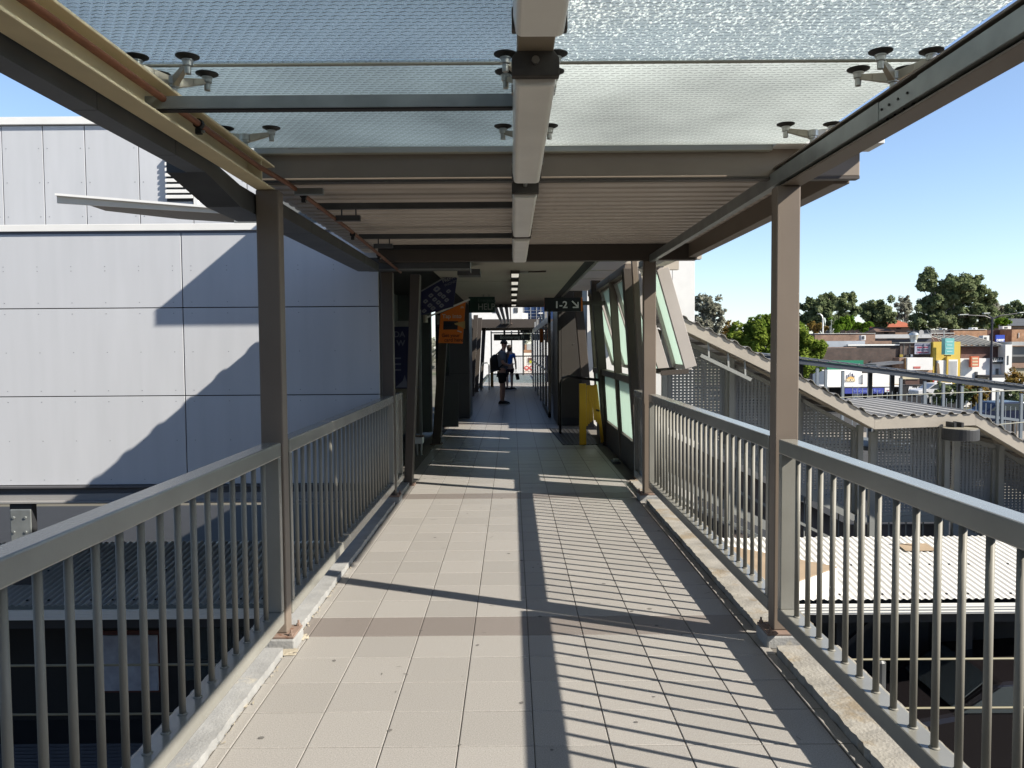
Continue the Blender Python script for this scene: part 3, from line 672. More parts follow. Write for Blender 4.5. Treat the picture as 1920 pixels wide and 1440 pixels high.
# right hand shop glazing
t = thing('shop_glazing', 'Glossy glass shopfront with pale mullions right of the standing man', 'shopfront', (.85, 22, 0))
box('backing', M('shop_interior', (.10, .11, .13), .5), t, 1.32, 1.38, 17.5, 31, 0, 2.4)
alum = M('aluminium', (.55, .55, .54), .35, .4)
for i, y in enumerate((17.5, 19.2, 21.0, 23.0, 25.5, 28.0, 31.0)): box('mullion', alum, t, .80, .86, y, y+.09, 0, 2.45)
box('head_rail', alum, t, .80, .86, 17.5, 31.1, 2.10, 2.25); box('mid_rail', alum, t, .805, .855, 17.5, 31.1, .98, 1.03); box('kick_rail', darkg, t, .80, .86, 17.5, 21, 0, .12)
refl = M('mirror_glass', (.32, .38, .42), .05, .75, var=.0)
for a, b in ((17.6, 19.2), (19.3, 21.0), (21.1, 23.0), (23.1, 25.5), (25.6, 28), (28.1, 31)): box('pane', refl, t, .825, .835, a, b, .12, 2.1)
tag(box('poster', M('blue_poster', (.02, .06, .35), .4), None, .814, .818, 18.2, 19.0, .75, 1.35), 'Blue poster stuck on the shopfront glass', 'poster')
t = thing('hanging_sign', 'Small orange sign sticking out from the glass shopfront', 'sign', (.75, 20, 1.9))
box('board', orange, t, .71, .79, 20, 20.05, 1.68, 2.02); box('bracket', darkg, t, .78, .82, 20.01, 20.03, 1.9, 1.95)

# ceiling hung services over the gap
t = thing('service_run', 'Bundle of grey cable trays crossing the bright gap beyond the ceiling', 'cable trays', (-.25, 22, 2.45), None)
for x in (-.36, -.24, -.12): box('tray_section', galv_d, t, x-.035, x+.035, 17.0, 36, 2.42, 2.48)
MB().tube([(-.035, 17, 2.45), (-.035, 29, 2.45), (.05, 31, 2.42)], .014, 8).build('conduit', rust, t)
# second roof
t = thing('far_roof', 'Low dark roof over the far half of the concourse beyond the gap', 'roof', (0, 37, 2.6))
box('front_beam', paint_d, t, -1.7, 1.7, 29.8, 30.05, 2.30, 2.62); box('soffit', darkg, t, -1.7, 1.7, 30.1, 40.5, 2.50, 2.60)
for y in (32, 34, 36, 38): box('rafter', paint_d, t, -1.6, 1.6, y, y+.12, 2.36, 2.495)
box('skylight', white_p, t, -.25, .35, 38.8, 39.0, 2.40, 2.44)

# end screen
t = thing('end_screen', 'Dark framed screen with bar fence closing the far end of the concourse', 'screen', (.3, 44, 0))
for x in (-1.15, -.02, .62, 1.12): box('post', darkg, t, x-.04, x+.04, 44, 44.1, 0, 2.45)
for z in (1.05, 2.36, .06): box('rail', darkg, t, -1.15, 1.12, 44.01, 44.07, z-.03, z+.04)
x = -1.05
while x < 1.1:
    MB().box(x-.008, x+.008, 44.03, 44.05, .1, 1.02).build('bar', darkg, t); x += .11
t = thing('side_frame', 'Pale framed glazing along the far right of the concourse', 'glazing', (1.3, 38, 0))
for y in (34.2, 36.5, 40.5): box('mullion', white_m, t, 1.18, 1.22, y, y+.06, .1, 2.3)
for z in (.12, 1.05, 2.25): box('rail', white_m, t, 1.18, 1.22, 34.2, 43.6, z, z+.06)
box('pane', clear_glass, t, 1.195, 1.203, 34.3, 43.5, .2, 2.2)
t = thing('hoop_rail', 'Pale steel hoop handrail beside the slim leaning columns', 'handrail', (-1.0, 27, 0), 'hoop handrails at the stair heads')
MB().tube([(-1.15, 29, 0), (-1.15, 29, .85), (-1.08, 29, .98), (-.92, 29, 1.0), (-.85, 29, .93), (-.85, 29, .0)], .025, 8).build('hoop', galv, t, smooth=True)
t = thing('door_leaf', 'Dull yellow door edge behind the hoop handrail', 'door', (-.75, 31, 0)); box('leaf', M('ochre', (.30, .17, .03), .5), t, -.86, -.74, 31.2, 31.25, 0, 1.0)

# hanging signs
t = thing('platform_sign', 'Black hanging sign reading 1-2 with an arrow pointing down', 'sign', (.78, 12, 2.2), 'hanging direction signs')
box('board', signblack, t, .495, 1.072, 12.0, 12.06, 2.105, 2.315, .004)
box('edge_strip', orange, t, 1.050, 1.0725, 11.9975, 12.0, 2.106, 2.314); box('side_strip', M('red_print', (.5, .04, .02), .5), t, .4935, .4955, 11.999, 12.06, 2.106, 2.314)
text('1-2', .145, (.645, 11.997, 2.158), white_p, t, bold=.003, sx=1.05)
mb = MB(); z0 = 2.156
mb.bar((.915, 11.9975, z0+.105), (1.005, 11.9975, z0+.015), .003, .021, (0, 1, 0)); mb.v[-8:] = mb.v[-8:]
mb = MB(); c45 = .0075
mb.hexa([(.915-c45, 11.9965, z0+.105-c45), (.915+c45, 11.9965, z0+.105+c45), (1.0+c45, 11.9965, z0+.02+c45), (1.0-c45, 11.9965, z0+.02-c45),
         (.915-c45, 11.999, z0+.105-c45), (.915+c45, 11.999, z0+.105+c45), (1.0+c45, 11.999, z0+.02+c45), (1.0-c45, 11.999, z0+.02-c45)])
mb.box(.925, 1.015, 11.9965, 11.999, z0, z0+.019).box(.996, 1.015, 11.9965, 11.999, z0+.019, z0+.09).build('arrow', white_p, t)
box('hanger', paint_d, t, 1.073, 1.42, 12.02, 12.05, 2.2, 2.26)
t = thing('help_sign', 'Dark green hanging sign reading Emergency HELP', 'sign', (-.5, 14, 2.3), 'hanging direction signs')
box('board', greenp, t, -.76, -.297, 14, 14.06, 2.183, 2.462, .004)
text('Emergency', .083, (-.60, 13.997, 2.372), M('dim_print', (.13, .2, .18), .5), t, sx=.88); text('HELP', .155, (-.60, 13.997, 2.235), grey_p, t, sx=.88, bold=.001)
for x in (-.5, -.4): MB().tube([(x, 14.03, 2.46), (x, 14.03, 2.5)], .008, 6).build('hanger', galv, t)
t = thing('street_sign', 'Black hanging sign reading Boomerang Pl near the far end', 'sign', (0, 40, 2.0), 'hanging direction signs')
box('board', signblack, t, -.92, .92, 40, 40.08, 1.90, 2.22, .004); text('Boomerang Pl', .25, (-.60, 39.995, 1.985), grey_p, t, sx=.86)
for x in (-.38, .35): box('hanger', darkg, t, x-.05, x+.05, 40.01, 40.06, 2.22, 2.5)
t = thing('stair_sign', 'Small dim sign reading 3-4 under the far roof', 'sign', (.9, 36, 2.2), 'hanging direction signs')
box('board', signblack, t, .38, 1.3, 36, 36.06, 2.2, 2.34); text('3-4', .15, (.78, 35.995, 2.215), grey_p, t); text('K', .12, (.5, 35.995, 2.22), grey_p, t, shear=-.4)
# ticket banner and orange poster
def PX(u, v, Y): p = spot(u, v, Y); return (p.x, p.z)
t = thing('ticket_banner', 'Navy banner of tilted white card tiles hanging above the orange poster', 'banner', (-.95, 10.5, 2.3))
bp_ = [PX(*p, 10.5) for p in ((790, 591), (790, 547), (845, 515), (857, 521), (850, 575))]
MB().prism(bp_, 'y', 10.5, 10.52).build('board', navy, t)
e0, e1 = bp_[1], bp_[2]
MB().bar((e0[0], 10.50, e0[1]+.008), (e1[0], 10.50, e1[1]+.008), .03, .016).build('top_edge', galv, t)
text('PREPAID', .062, (-.905, 10.497, 2.424), grey_p, t, shear=0, sx=.95); bpy.data.objects[-1] if 0 else None
text('PHONES', .046, (-.88, 10.497, 2.375), M('dim_white_print', (.25, .27, .33), .5), t)
for o in t.children:
    if o.type == 'FONT': o.rotation_euler = (R(90), R(-22), 0)
cpos = [((819, 541), 9), ((832, 551), 6.5), ((842, 546), 6.5), ((808, 555), 6.5), ((820, 562), 6.5), ((831, 557), 6.5), ((838, 563), 6.5), ((798, 565), 6.5), ((806, 571), 6.5), ((822, 568), 6.5), ((828, 574), 6.5), ((811, 578), 6.5), ((795, 582), 6.5)]
cpos = [((819, 542), 9.5), ((808, 554), 7), ((825, 551.5), 7), ((841, 546), 6.5), ((798, 565), 7), ((815, 561.5), 7), ((831.5, 556), 6.8), ((806, 572.5), 7), ((822, 567), 7), ((837.5, 562.5), 6.6), ((795.5, 583), 6.5), ((812, 578), 7), ((828, 573), 6.8)]
cardm = M('card_print', (.26, .275, .32), .5, var=0); icon = M('card_icon', (.05, .07, .2), .5, var=0)
for (c, s_) in cpos:
    s_ *= .62
    px = [PX(c[0]+dx*s_, c[1]+dy*s_, 10.497) for dx, dy in ((-1.15, .15), (-.75, -.45), (.1, -1.0), (.3, -.95), (1.1, -.25), (1.15, -.05), (.8, .35), (0, .95), (-.25, 1.0), (-1.1, .35))]
    MB().prism(px, 'y', 10.496, 10.4985).build('card_tile', cardm, t)
    q = [PX(c[0]+dx*s_, c[1]+dy*s_, 10.495) for dx, dy in ((-.45, .1), (-.1, -.3), (.3, -.25), (.4, .05), (.05, .3))]
    MB().prism(q, 'y', 10.4945, 10.4958).build('card_icon', icon, t)
t = thing('orange_poster', 'Orange poster reading Tap into, Get your card here, on the pillar', 'poster', (-.85, 11, 1.9))
op = [PX(*p, 11.0) for p in ((822, 643), (826, 588), (873, 566), (867, 644))]
MB().prism(op, 'y', 11.0, 11.02).build('board', orange, t)
def ot(s, u, v, size, mat, **k): p = spot(u, v, 10.997); return text(s, size, (p.x, p.y, p.z), mat, t, **k)
ot('Tap into', 829, 596.5, .079, M('cream_print', (.75, .66, .55), .5), bold=.001); dkp = M('dark_print', (.05, .012, .004), .5)
ot('Get your', 828, 632, .068, dkp, bold=.0008); ot('card here', 833, 640.5, .068, dkp, bold=.0008)
def opoly(name, pts, mat, dy=0): MB().prism([PX(u, v, 10.997) for u, v in pts], 'y', 10.9955-dy, 10.9985-dy).build(name, mat, t)
opoly('printed_card', ((831.5, 602), (859, 602), (858, 618), (831, 618)), M('card_black', (.012, .018, .03), .4))
ot('opal', 834, 611.5, .052, M('card_blue', (.03, .10, .25), .4), bold=.001)
skinp = M('printed_skin', (.60, .42, .16), .5)
opoly('printed_hand', ((852, 606), (857, 605), (872, 602), (872, 617), (866, 614), (858, 610), (853, 609)), skinp, .002)
opoly('printed_cuff', ((858, 619), (866, 622), (865, 624), (857, 621)), M('pale_print', (.7, .6, .5), .5), .002)
mb = MB().prism([PX(u, v, 10.997) for u, v in ((863, 578), (864, 575), (866.5, 573.5), (869, 575), (870, 578))], 'y', 10.995, 10.998).build('state_emblem', M('emblem', (.75, .5, .35), .5), t)
MB().bar((op[1][0]-.20, 11.0, op[1][1]-.055), (op[2][0]+.06, 11.0, op[2][1]+.035), .03, .022).build('top_rail', white_m, t)
MB().tube([(-1.20, 11.0, op[1][1]-.12), (-1.20, 11.0, op[1][1]-.02)], .03, 8).build('rail_bracket', cast, t)

# yellow barrier, hoop and mat
t = thing('folding_barrier', 'Folded yellow slatted safety barrier standing by the stair head', 'barrier', (1.25, 12.5, 0))
box('end_post', yellow, t, 1.062, 1.172, 12.50, 12.56, .01, .985, .006)
MB().hexa([(1.405, 12.5, .04), (1.455, 12.5, .04), (1.455, 12.56, .04), (1.405, 12.56, .04), (1.298, 12.5, .97), (1.345, 12.5, .97), (1.345, 12.56, .97), (1.298, 12.56, .97)]).build('end_post', yellow, t, bevel=.005)
for i in range(7):
    xt = 1.19 + i*.018; xb = 1.185 + i*.03; zb_ = .36 + (.03*i if i < 4 else .21 - .03*i) - .05
    MB().hexa([(xb-.013, 12.50+.008*(i % 2), zb_), (xb+.013, 12.50+.008*(i % 2), zb_), (xb+.013, 12.507+.008*(i % 2), zb_), (xb-.013, 12.507+.008*(i % 2), zb_),
               (xt-.012, 12.50+.008*(i % 2), .96), (xt+.012, 12.50+.008*(i % 2), .96), (xt+.012, 12.507+.008*(i % 2), .96), (xt-.012, 12.507+.008*(i % 2), .96)]).build('slat', yellow, t)
MB().tube([(1.33, 12.49, .57), (1.38, 12.49, .55)], .014, 8).build('latch', black, t); MB().tube([(1.435, 12.49, .03), (1.47, 12.49, .03)], .025, 10).build('foot', black, t)
t = thing('hoop_rail', 'Dark bent tube handrail above the yellow barrier', 'handrail', (1.1, 13, 0), 'hoop handrails at the stair heads')
MB().tube([(.86, 14.2, 0), (.86, 14.1, .92), (.89, 13.9, 1.02), (.97, 13.6, 1.06), (1.40, 12.62, 1.03)], .024, 8).build('hoop', darkg, t, smooth=True)
t = thing('stair_mat', 'Black ribbed tactile mat in front of the yellow barrier', 'mat', (1.1, 13.8, 0))
MB().hexa([(.80, 12.54, .001), (1.36, 12.54, .001), (1.42, 15.1, .001), (.70, 15.1, .001), (.80, 12.54, .006), (1.36, 12.54, .006), (1.42, 15.1, .006), (.70, 15.1, .006)]).build('base', black, t)
mb = MB()
for i in range(9):
    mb.bar((.82+i*.065, 12.56, .010), (.73+i*.082, 15.05, .010), .022, .008)
mb.build('ribs', darkg, t)
t = thing('cable_cover', 'Grey junction fitting on the floor at the foot of the window wall', 'fitting', (1.38, 10.6, 0))
box('plate', galv_d, t, 1.34, 1.45, 10.5, 10.72, .001, .03, .004); box('box_cover', galv, t, 1.36, 1.43, 10.55, 10.64, .03, .055, .004)

# ================================================================== PEOPLE
def skin_body(name, joints, edges, mat, parent=None, root=0, sub=2):
    me = bpy.data.meshes.new(name); me.from_pydata([j[0] for j in joints], edges, []); me.materials.append(mat)
    o = bpy.data.objects.new(name, me); COL.objects.link(o)
    if parent: adopt(o, parent)
    md = o.modifiers.new('skin', 'SKIN'); md.use_smooth_shade = True
    sv = me.skin_vertices[0].data
    for i, j in enumerate(joints):
        r = j[1]; sv[i].radius = (r, r) if isinstance(r, (int, float)) else r; sv[i].use_root = (i == root)
    o.modifiers.new('sub', 'SUBSURF').levels = sub; o.modifiers['sub'].render_levels = sub
    return o
skin_m = M('skin', (.92, .55, .40), .5); skin_l = M('skin_light', (.69, .46, .35), .5); shirt = M('charcoal_shirt', (.34, .37, .42), .85); shorts = M('dark_shorts', (.035, .030, .032), .85)
hair = M('dark_hair', (.03, .02, .015), .7)
man = thing('person', 'Man in black cap, grey shirt and dark shorts standing side on with a phone', 'person', (-.27, 21.6, 0))
mx, my = -.27, 21.6
def P(x, y, z): return (mx + x, my + y, z)
J = [(P(0, 0, .93), .135), (P(.005, 0, 1.10), .135), (P(-.005, 0, 1.28), .150), (P(-.01, 0, 1.42), .115), (P(.03, 0, 1.50), .055), (P(.055, 0, 1.56), .06), (P(.06, 0, 1.63), .092), (P(.055, 0, 1.70), .075),
     (P(-.02, -.09, .86), .095), (P(-.005, -.10, .50), .062), (P(-.02, -.10, .28), .058), (P(-.03, -.10, .09), .037), (P(.09, -.11, .035), .035),
     (P(-.0, .09, .86), .095), (P(.03, .10, .50), .062), (P(.015, .10, .28), .058), (P(.01, .10, .09), .037), (P(.13, .11, .035), .035),
     (P(-.01, -.19, 1.38), .062), (P(.02, -.23, 1.14), .045), (P(.20, -.17, 1.06), .034), (P(.28, -.14, 1.09), .026),
     (P(-.01, .19, 1.38), .062), (P(.04, .23, 1.15), .045), (P(.17, .14, 1.33), .034), (P(.155, .05, 1.47), .028)]
E_ = [(0,1),(1,2),(2,3),(3,4),(4,5),(5,6),(6,7),(0,8),(8,9),(9,10),(10,11),(11,12),(0,13),(13,14),(14,15),(15,16),(16,17),(3,18),(18,19),(19,20),(20,21),(3,22),(22,23),(23,24),(24,25)]
skin_body('body', J, E_, skin_m, man)
skin_body('shirt', [(P(-.0, 0, .90), .172), (P(.01, 0, 1.10), .165), (P(-.0, 0, 1.28), .168), (P(-.005, 0, 1.41), .135), (P(.02, 0, 1.475), .078), (P(-.01, -.18, 1.39), .085), (P(.01, -.235, 1.19), .068), (P(-.01, .18, 1.39), .085), (P(.03, .235, 1.19), .068)],
          [(0,1),(1,2),(2,3),(3,4),(3,5),(5,6),(3,7),(7,8)], shirt, man)
skin_body('shorts', [(P(-.01, 0, .96), .150), (P(-.02, -.085, .82), .118), (P(-.01, -.10, .56), .098), (P(0, .085, .82), .118), (P(.025, .10, .56), .098)], [(0,1),(1,2),(0,3),(3,4)], shorts, man)
def shoe(x, y, par): 
    s_ = MB().prism([(x-.09, .0), (x+.17, .0), (x+.185, .03), (x+.15, .06), (x+.05, .095), (x-.06, .11), (x-.095, .06)], 'y', y-.045, y+.045).build('shoe', black, par, bevel=.015)
    MB().prism([(x-.092, 0.001), (x+.182, 0.001), (x+.186, .022), (x-.096, .022)], 'y', y-.048, y+.048).build('sole', white_p, s_)
shoe(mx-.02, my-.10, man); shoe(mx+.03, my+.11, man)
MB().lathe([(.098, 0), (.102, .03), (.090, .07), (.055, .098), (.01, .108)], P(.05, 0, 1.655), 18).build('cap', black, man, smooth=True)
MB().hexa([P(.12, -.06, 1.662), P(.235, -.045, 1.650), P(.235, .045, 1.650), P(.12, .06, 1.662), P(.12, -.06, 1.672), P(.235, -.045, 1.658), P(.235, .045, 1.658), P(.12, .06, 1.672)]).build('cap_peak', black, man, bevel=.004)
MB().prism([(mx+.14, 1.60), (mx+.172, 1.588), (mx+.145, 1.575)], 'y', my-.012, my+.012).build('nose', skin_m, man)
MB().lathe([(.02, 0), (.022, .03), (.008, .05)], P(.05, -.088, 1.60), 8).build('ear', skin_m, man)
for hx, hy, hz, dx, dz in ((.28, -.14, 1.09, .06, .012), (.155, .05, 1.47, -.005, .07)):
    for k in range(4):
        MB().tube([P(hx, hy - .024 + .016*k, hz), P(hx + dx*.6, hy - .026 + .017*k, hz + dz*.6), P(hx + dx, hy - .022 + .016*k, hz + dz + .01)], [.009, .008, .006], 6).build('finger', skin_m, man)
    MB().tube([P(hx-.01, hy+.03, hz), P(hx+dx*.4, hy+.045, hz+dz*.4+.02)], [.010, .007], 6).build('thumb', skin_m, man)
tag(MB().hexa([P(.27, -.155, 1.105), P(.385, -.16, 1.135), P(.385, -.10, 1.135), P(.27, -.10, 1.105), P(.268, -.155, 1.114), P(.383, -.16, 1.144), P(.383, -.10, 1.144), P(.268, -.10, 1.114)]).build('phone', black, None, bevel=.002), 'Dark phone held level by the man in the black cap', 'phone')
bk = thing('backpack', 'Black backpack worn on the back of the man in the cap', 'backpack', P(-.27, 0, 1.0))
skin_body('bag', [(P(-.19, 0, .93), (.12, .13)), (P(-.225, 0, 1.06), (.15, .16)), (P(-.20, 0, 1.24), (.13, .15)), (P(-.14, 0, 1.38), (.07, .09))], [(0,1),(1,2),(2,3)], black, bk, 1)
for s_ in (-.11, .11):
    MB().tube([P(-.16, s_, 1.37), P(-.02, s_*1.25, 1.50), P(.13, s_*1.2, 1.36), P(.12, s_*1.3, 1.16), P(-.10, s_*1.5, 1.0)], .017, 6).build('strap', black, bk)

wom = thing('person', 'Woman in bright blue top and dark shorts walking away behind the man', 'person', (-.08, 28.8, 0))
mx, my = -.10, 28.8
J = [(P(0, 0, .88), .125), (P(.0, .01, 1.05), .105), (P(.0, .02, 1.22), .125), (P(.0, .02, 1.34), .10), (P(.0, .03, 1.42), .045), (P(.0, .04, 1.48), .05), (P(.0, .04, 1.55), .085), (P(0, .03, 1.61), .07),
     (P(-.09, .0, .80), .09), (P(-.085, .10, .46), .055), (P(-.08, -.08, .25), .05), (P(-.08, -.20, .10), .032), (P(-.08, -.10, .04), .03),
     (P(.09, .0, .80), .09), (P(.085, .04, .46), .055), (P(.085, .06, .26), .052), (P(.085, .04, .08), .034), (P(.085, .16, .03), .032),
     (P(-.17, .02, 1.30), .05), (P(-.21, .0, 1.05), .037), (P(-.19, .06, .82), .027), (P(.17, .02, 1.30), .05), (P(.22, -.02, 1.05), .037), (P(.24, .03, .82), .027), (P(.24, .035, .74), .022)]
E_ = [(0,1),(1,2),(2,3),(3,4),(4,5),(5,6),(6,7),(0,8),(8,9),(9,10),(10,11),(11,12),(0,13),(13,14),(14,15),(15,16),(16,17),(3,18),(18,19),(19,20),(3,21),(21,22),(22,23),(23,24)]
skin_body('body', J, E_, skin_l, wom)
skin_body('top', [(P(0, 0, .90), .135), (P(0, .01, 1.05), .125), (P(0, .02, 1.22), .142), (P(0, .02, 1.33), .118), (P(-.16, .02, 1.30), .07), (P(-.20, .01, 1.16), .056), (P(.16, .02, 1.30), .07), (P(.20, 0, 1.16), .056)], [(0,1),(1,2),(2,3),(3,4),(4,5),(3,6),(6,7)], M('blue_top', (.02, .16, .60), .8, col2=(.25, .5, .8), c2scale=9, c2w=.56), wom)
skin_body('shorts', [(P(0, 0, .88), .138), (P(-.085, .0, .74), .108), (P(-.085, .05, .58), .085), (P(.085, .0, .74), .108), (P(.085, .02, .58), .085)], [(0,1),(1,2),(0,3),(3,4)], M('plum_shorts', (.05, .012, .04), .8), wom)
MB().lathe([(.06, -.16), (.088, -.08), (.094, 0), (.08, .06), (.02, .085)], P(0, .025, 1.57), 14).build('hair', hair, wom, smooth=True)
shoe(mx+.085, my+.05, wom); shoe(mx-.08, my-.16, wom)
hb = thing('handbag', 'Dark handbag hanging from the hand of the woman in blue', 'handbag', P(.25, .03, .4))
skin_body('bag', [(P(.26, .03, .62), (.05, .03)), (P(.30, .03, .50), (.10, .07)), (P(.31, .03, .36), (.11, .08))], [(0,1),(1,2)], M('bag_leather', (.03, .022, .022), .5), hb, 1)
MB().tube([P(.20, .03, .58), P(.235, .03, .74), P(.30, .03, .58)], .011, 6).build('handle', black, hb)

# ================================================================== LEFT BUILDING
YF = 8.6
b1 = thing('clad_building', 'Pearl grey panel clad building wall crossed by the canopy shadow', 'building', (-5, YF, 0))
box('core', joint_m, b1, -12, -1.46, YF+.03, YF+.30, .06, 2.86); box('rear_block', M('roof_grey', (.3, .3, .3), .8), b1, -34, -3.25, YF+.301, 12.95, -.12, 2.80); box('floor_plate', darkg, b1, -34, -1.5, YF+.14, 18, -.14, -.06)
xs = [-12, -10.77, -8.37, -5.97, -3.57, -1.44]
for z0, z1 in ((.098, 1.063), (1.073, 2.020), (2.030, 2.826)):
    for xa, xb in zip(xs, xs[1:]):
        p = box('panel', clad, b1, xa+.006, xb-.006, YF, YF+.03, z0, z1, .002)
        n_ = max(2, round((xb-xa)/.425)); pins = MB()
        for i in range(n_ + 1):
            x = xa + .10 + (xb-xa-.2)*i/n_
            for z in (z0+.055, (z0+z1)/2, z1-.055 if z1 < 2.5 else z1-.35):
                pins.box(x-.005, x+.005, YF-.0015, YF, z-.004, z+.004)
        stuff(pins.build('rivet', M('rivet_grey', (.28, .29, .31), .5), p))
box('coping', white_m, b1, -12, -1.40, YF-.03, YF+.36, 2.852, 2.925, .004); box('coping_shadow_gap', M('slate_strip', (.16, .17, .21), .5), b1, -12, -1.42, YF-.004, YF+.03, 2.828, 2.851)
# floor beam below the facade
bm_ = M('grey_steel_beam', (.34, .335, .33), .5, var=.06)
t = thing('floor_beam', 'Grey steel beam below the clad wall over the dark undercroft', 'beam', (-5, YF, -.05))
MB().box(-12, -1.46, YF-.05, YF+.13, .070, .090).box(-12, -1.46, YF+.02, YF+.035, -.072, .070).build('web', M('beam_web', (.13, .13, .14), .5), t)
MB().box(-12, -1.46, YF-.07, YF+.13, -.094, -.073).build('bottom_flange', bm_, t, bevel=.002); box('flange_upstand', bm_, t, -12, -1.46, YF-.005, YF+.015, -.0725, .0)
t = thing('hanger_bracket', 'Bolted steel hanger plate below the beam at the edge of view', 'bracket', (-5.35, 8.5, -.4))
box('plate', galv, t, -5.50, -5.27, 8.55, 8.57, -.62, -.16, .01); box('spine', darkg, t, -5.51, -5.27, 8.571, 8.66, -1.0, -.10)
for z in (-.25, -.41, -.57):
    for x in (-5.46, -5.33): MB().lathe([(.016, 0), (.014, .012)], (0, 0, 0), 6).build('bolt', galv, t).__setattr__('matrix_local', Matrix.Translation(Vector((x, 8.55, z)) - t.location) @ Matrix.Rotation(R(90), 4, 'X'))
# upper block set back
b2 = thing('upper_block', 'Upper storey block of white vertical panels with a louvre, behind the clad wall', 'building', (-7, 13, 3))
box('core', joint_m, b2, -14, -2.6, 13.03, 13.4, 2.4, 5.24)
ux = [-10.33, -9.63, -8.95, -8.27, -7.60, -6.92, -6.05, -5.18, -4.3, -3.4, -2.6]
for xa, xb in zip(ux, ux[1:]):
    p = box('panel', clad, b2, xa+.008, xb-.008, 13.0, 13.03, 2.5, 5.21, .002)
    pins = MB()
    for z in (3.2, 3.75, 4.3, 4.85):
        for x in (xa+.07, xb-.07): pins.box(x-.007, x+.007, 12.997, 13.0, z-.007, z+.007)
    stuff(pins.build('rivet', MATS['rivet_grey'], p))
box('coping', white_m, b2, -14, -2.55, 12.95, 13.45, 5.225, 5.345, .004)
lv = MB().box(-5.60, -5.16, 12.985, 12.998, 3.98, 4.70).build('louvre', darkg, b2)
for i in range(8):
    z = 4.02 + i*.088; MB().hexa([(-5.6, 12.93, z), (-5.16, 12.93, z), (-5.16, 12.99, z+.03), (-5.6, 12.99, z+.03), (-5.6, 12.93, z+.045), (-5.16, 12.93, z+.045), (-5.16, 12.99, z+.075), (-5.6, 12.99, z+.075)]).build('louvre_blade', white_m, lv)
box('louvre_post', white_m, b2, -5.15, -5.08, 12.94, 12.998, 3.9, 4.75)
# little roof with soffit
t = thing('awning_roof', 'Cream edged flat awning roof with dark soffit above the parapet', 'awning', (-5, 11.5, 3.5))
zl, zr = 3.735, 3.45; xa, xb = -6.28, -2.2
def slp(x): return zl + (zr - zl) * (x - xa) / 2.6 * .80
MB().hexa([(xa, 10.98, slp(xa)-.03), (xb, 10.98, slp(xb)-.03), (xb, 11.08, slp(xb)-.03), (xa, 11.08, slp(xa)-.03), (xa, 10.98, slp(xa)), (xb, 10.98, slp(xb)), (xb, 11.08, slp(xb)), (xa, 11.08, slp(xa))]).build('top_flange', white_m, t)
ivory = M('ivory_beam', (.62, .59, .52), .5)
def fbz(x): return 3.60 + (3.428 - 3.60) * (x + 6.2) / 2.5
MB().hexa([(xa, 11.03, fbz(xa)), (xb, 11.03, fbz(xb)), (xb, 11.06, fbz(xb)), (xa, 11.06, fbz(xa)), (xa, 11.03, slp(xa)-.031), (xb, 11.03, slp(xb)-.031), (xb, 11.06, slp(xb)-.031), (xa, 11.06, slp(xa)-.031)]).build('fascia', M('ivory_beam', (.62, .59, .52), .5), t)
um = M('umber_soffit', (.13, .11, .088), .6)
for x0_, x1_ in ((-5.86, -4.95), (-4.94, -4.03), (-4.02, -3.11), (-3.10, -2.2)):
    q0, q1 = (x0_ + 5.86) / 3.66, (x1_ + 5.86) / 3.66; y0_, y1_ = (11.52 if q0 < .1 else 11.92), 11.92
    MB().hexa([(x0_, 11.065, fbz(x0_)+.004), (x1_, 11.065, fbz(x1_)+.004), (x1_, y1_, fbz(x1_)+.004), (x0_, y0_, fbz(x0_)+.004), (x0_, 11.065, fbz(x0_)+.03), (x1_, 11.065, fbz(x1_)+.03), (x1_, y1_, fbz(x1_)+.03), (x0_, y0_, fbz(x0_)+.03)]).build('soffit_panel', um, t)
MB().hexa([(xa, 11.09, slp(xa)-.02), (xb, 11.09, slp(xb)-.02), (xb, 12.9, slp(xb)+.1), (xa+.4, 11.5, slp(xa)), (xa, 11.09, slp(xa)), (xb, 11.09, slp(xb)), (xb, 12.9, slp(xb)+.12), (xa+.4, 11.5, slp(xa)+.02)]).build('roof_sheet', white_m, t)
MB().tube([(-3.75, 12.3, 2.9), (-3.75, 12.3, 3.40)], .05, 8).build('prop', galv, t); box('prop_plate', galv_d, t, -3.92, -3.58, 12.2, 12.4, 3.38, 3.40)

# ================================================================== PLATFORM LEVEL
t = thing('platform_roof', 'Long white corrugated platform roof passing under the walkway', 'platform roof', (0, 12, -2))
stuff(ribbed(-13, 16, 10.95, 13.35, -2.02, .102, .022, 'y', n=8, slope=.125, mid=2).build('roof_sheet', whiteroof, t, smooth=True))
gut = MB().prism([(10.80, -2.03), (10.83, -2.03), (10.83, -2.13), (10.93, -2.13), (10.93, -2.17), (10.80, -2.17)], 'x', -13, 16); gut.build('gutter', M('white_gutter', (.78, .78, .75), .4, var=.04), t)
for z in (-2.06, -2.10, -2.14): box('gutter_bead', MATS['white_gutter'], t, -13, 16, 10.790, 10.799, z-.007, z+.007)
box('fascia_beam', darkg, t, -13, 16, 10.95, 11.05, -2.34, -2.18); box('ceiling_board', darkg, t, -13, 16, 11.06, 13.35, -2.30, -2.24)
pins = MB()
for i in range(96): pins.box(-13+i*.304-.012, -13+i*.304+.012, 11.06, 11.085, -1.985, -1.965); 
for i in range(96): pins.box(-13+i*.304-.012, -13+i*.304+.012, 12.1, 12.125, -1.853, -1.835)
stuff(pins.build('roof_screw', black, t))
t = thing('roof_hatch', 'Tan topped box on the white roof behind the near sunlit column', 'roof box', (4, 11.7, -1.8))
